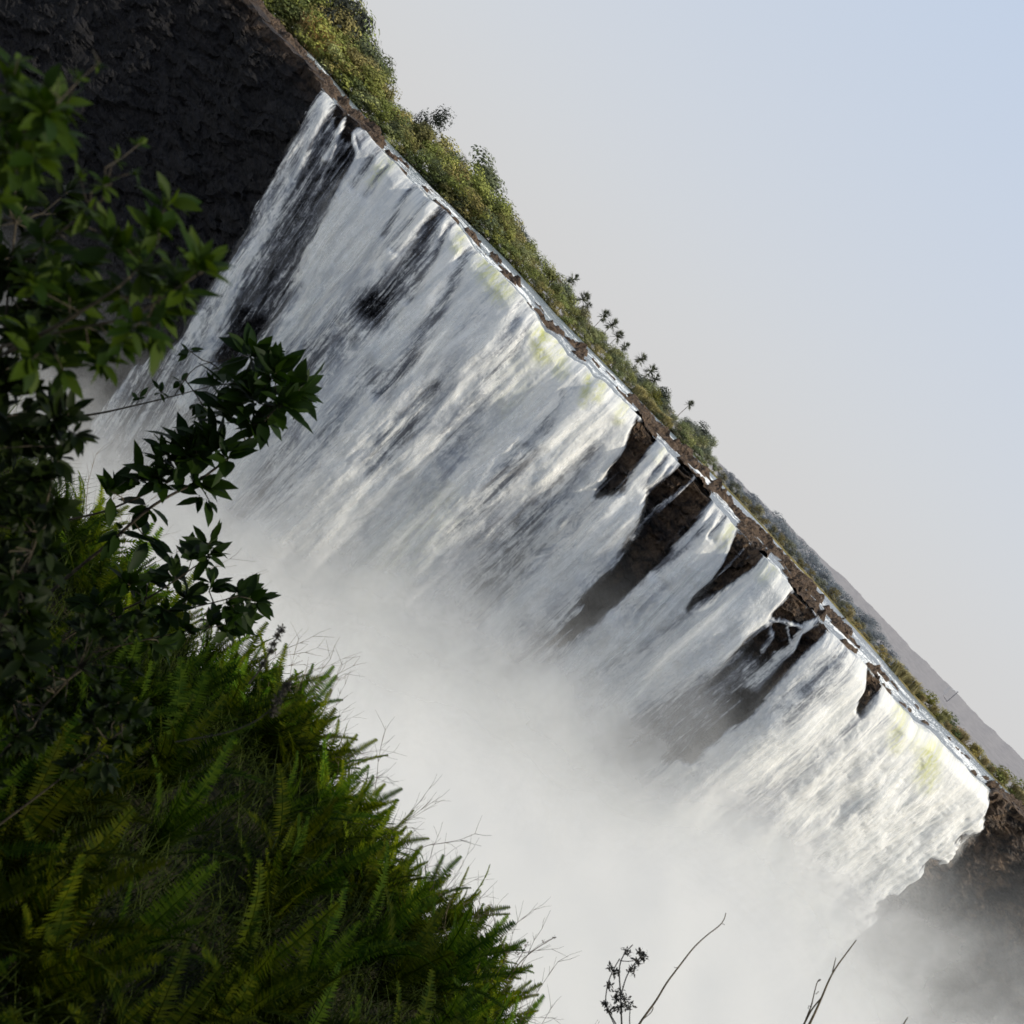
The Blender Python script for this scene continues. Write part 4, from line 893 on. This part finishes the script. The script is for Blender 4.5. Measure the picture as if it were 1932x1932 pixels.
for k, (yd, mx, sh) in enumerate([(186, .42, 210), (172, .5, 130), (152, .7, 60), (124, .85, -20), (86, 1., -110)]):
    ug = np.linspace(-1350, 1900, 200); vg = np.linspace(300, -1500, 140)
    U, V_ = np.meshgrid(ug, vg, indexing='ij')
    yb_ = yd + .25 * (fbm(U / 260 + k * 3, V_ / 260, 3, 401 + k) - .5)
    pp = P(*unuv(U, V_), yb_)
    pp[..., 1] -= 0
    den = mx * sst(*((300, -260) if k < 2 else (170, -230)), V_ - mist_line(U) - sh - (100 * sst(520, 720, U) * sst(1250, 900, U) if k >= 3 else 0) + (150 if k < 3 else 70) * (fbm(U / 260 + 5 * k, V_ / 200, 4, 421 + k) - .5))
    den *= 1 - .25 * sst(1120, 1250, U)
    fmk = den > .035; mk = fmk[:-1, :-1] | fmk[1:, :-1] | fmk[:-1, 1:] | fmk[1:, 1:]
    q = grid_faces(200, 140, mk)
    v_, q_, a_ = compact(pp.reshape(-1, 3), q, {'dens': (den - .03).clip(0).reshape(-1)})
    vs.append(v_); fs.append(q_ + off); ds.append(a_['dens']); off += len(v_)
o = link('mist', np_mesh('mist', np.concatenate(vs), np.concatenate(fs), {'dens': np.concatenate(ds)}), M_MIST)
tag(o, 'white spray cloud filling the gorge at the foot of the falls', 'mist', kind='stuff')

# gorge floor under the spray
M_FLOOR = mat_plain('gorge_water', (.25, .28, .28), (.6, .62, .62), .08)
fx, fy = np.meshgrid(np.linspace(-420, 420, 40), np.linspace(8, 330, 30), indexing='ij')
o = link('gorge_floor', np_mesh('gorge_floor', np.stack([fx, fy, -135 + 3 * fbm(fx / 12, fy / 12, 3, 501)], -1).reshape(-1, 3), grid_faces(40, 30)), M_FLOOR)
tag(o, 'churning river at the bottom of the gorge', kind='structure')

# ------------------------------------------------------------------ light, sky, camera
SUN_AZ, SUN_EL = R(95), R(42)                          # azimuth from +Y towards +X
sd = np.array([math.sin(SUN_AZ) * math.cos(SUN_EL), math.cos(SUN_AZ) * math.cos(SUN_EL), math.sin(SUN_EL)])
L = bpy.data.lights.new('sun', 'SUN'); L.energy = 5.0; L.angle = R(1.2); L.color = (1, .92, .76)
so = bpy.data.objects.new('sun', L); COL.objects.link(so)
from mathutils import Vector, Matrix
so.rotation_euler = Vector(-sd).to_track_quat('-Z', 'Y').to_euler()
W = bpy.data.worlds.new('World'); S.world = W; W.use_nodes = True; t = W.node_tree; t.nodes.clear()
sky = t.nodes.new('ShaderNodeTexSky'); sky.sky_type = 'NISHITA'; sky.sun_disc = False; sky.sun_elevation = SUN_EL; sky.sun_rotation = SUN_AZ; sky.dust_density = 3.; sky.air_density = 1.; sky.altitude = 900
tc = t.nodes.new('ShaderNodeTexCoord'); sep = t.nodes.new('ShaderNodeSeparateXYZ'); t.links.new(tc.outputs['Generated'], sep.inputs[0])
mr = t.nodes.new('ShaderNodeMapRange'); mr.inputs[1].default_value = 0; mr.inputs[2].default_value = .5; mr.inputs[3].default_value = 1; mr.inputs[4].default_value = 0.0
t.links.new(sep.outputs['Z'], mr.inputs[0])
hz_ = t.nodes.new('ShaderNodeMix'); hz_.data_type = 'RGBA'; t.links.new(mr.outputs[0], hz_.inputs[0]); gm = t.nodes.new('ShaderNodeMix'); gm.data_type = 'RGBA'; gm.blend_type = 'MIX'; gm.inputs[0].default_value = .75; t.links.new(sky.outputs[0], gm.inputs[6]); gm.inputs[7].default_value = (4.25, 5.0, 6.15, 1); t.links.new(gm.outputs[2], hz_.inputs[6]); hz_.inputs[7].default_value = (4.4, 4.37, 4.35, 1)
bg = t.nodes.new('ShaderNodeBackground'); bg.inputs['Strength'].default_value = .15; t.links.new(hz_.outputs[2], bg.inputs['Color'])
wo = t.nodes.new('ShaderNodeOutputWorld'); t.links.new(bg.outputs[0], wo.inputs[0])

cam = bpy.data.cameras.new('camera'); co = bpy.data.objects.new('camera', cam); COL.objects.link(co)
Rt = xv * cu + upv * su; Up = -xv * su + upv * cu
mw = Matrix(((Rt[0], Up[0], -fw[0], 0), (Rt[1], Up[1], -fw[1], 0), (Rt[2], Up[2], -fw[2], 0), (0, 0, 0, 1))); co.matrix_world = mw
cam.sensor_fit = 'HORIZONTAL'; cam.sensor_width = 36; cam.lens = 36 * F / 1932; cam.clip_start = .05; cam.clip_end = 20000
cam.dof.use_dof = True; cam.dof.focus_distance = 6.5; cam.dof.aperture_fstop = 2.2
cam.dof.focus_distance = 30.; cam.dof.aperture_fstop = cam.lens / 1000 / .016
cam.dof.focus_distance = 10.; cam.dof.aperture_fstop = cam.lens / 1000 / .008
S.camera = co
S.render.engine = 'CYCLES'; c = S.cycles
c.use_denoising = True; c.max_bounces = 6; c.diffuse_bounces = 3; c.glossy_bounces = 2; c.transmission_bounces = 4; c.transparent_max_bounces = 32; c.use_adaptive_sampling = True; c.adaptive_threshold = .02
c.caustics_reflective = False; c.caustics_refractive = False
S.view_settings.view_transform = 'Standard'; S.view_settings.look = 'None'; S.view_settings.exposure = 0; S.view_settings.gamma = 1
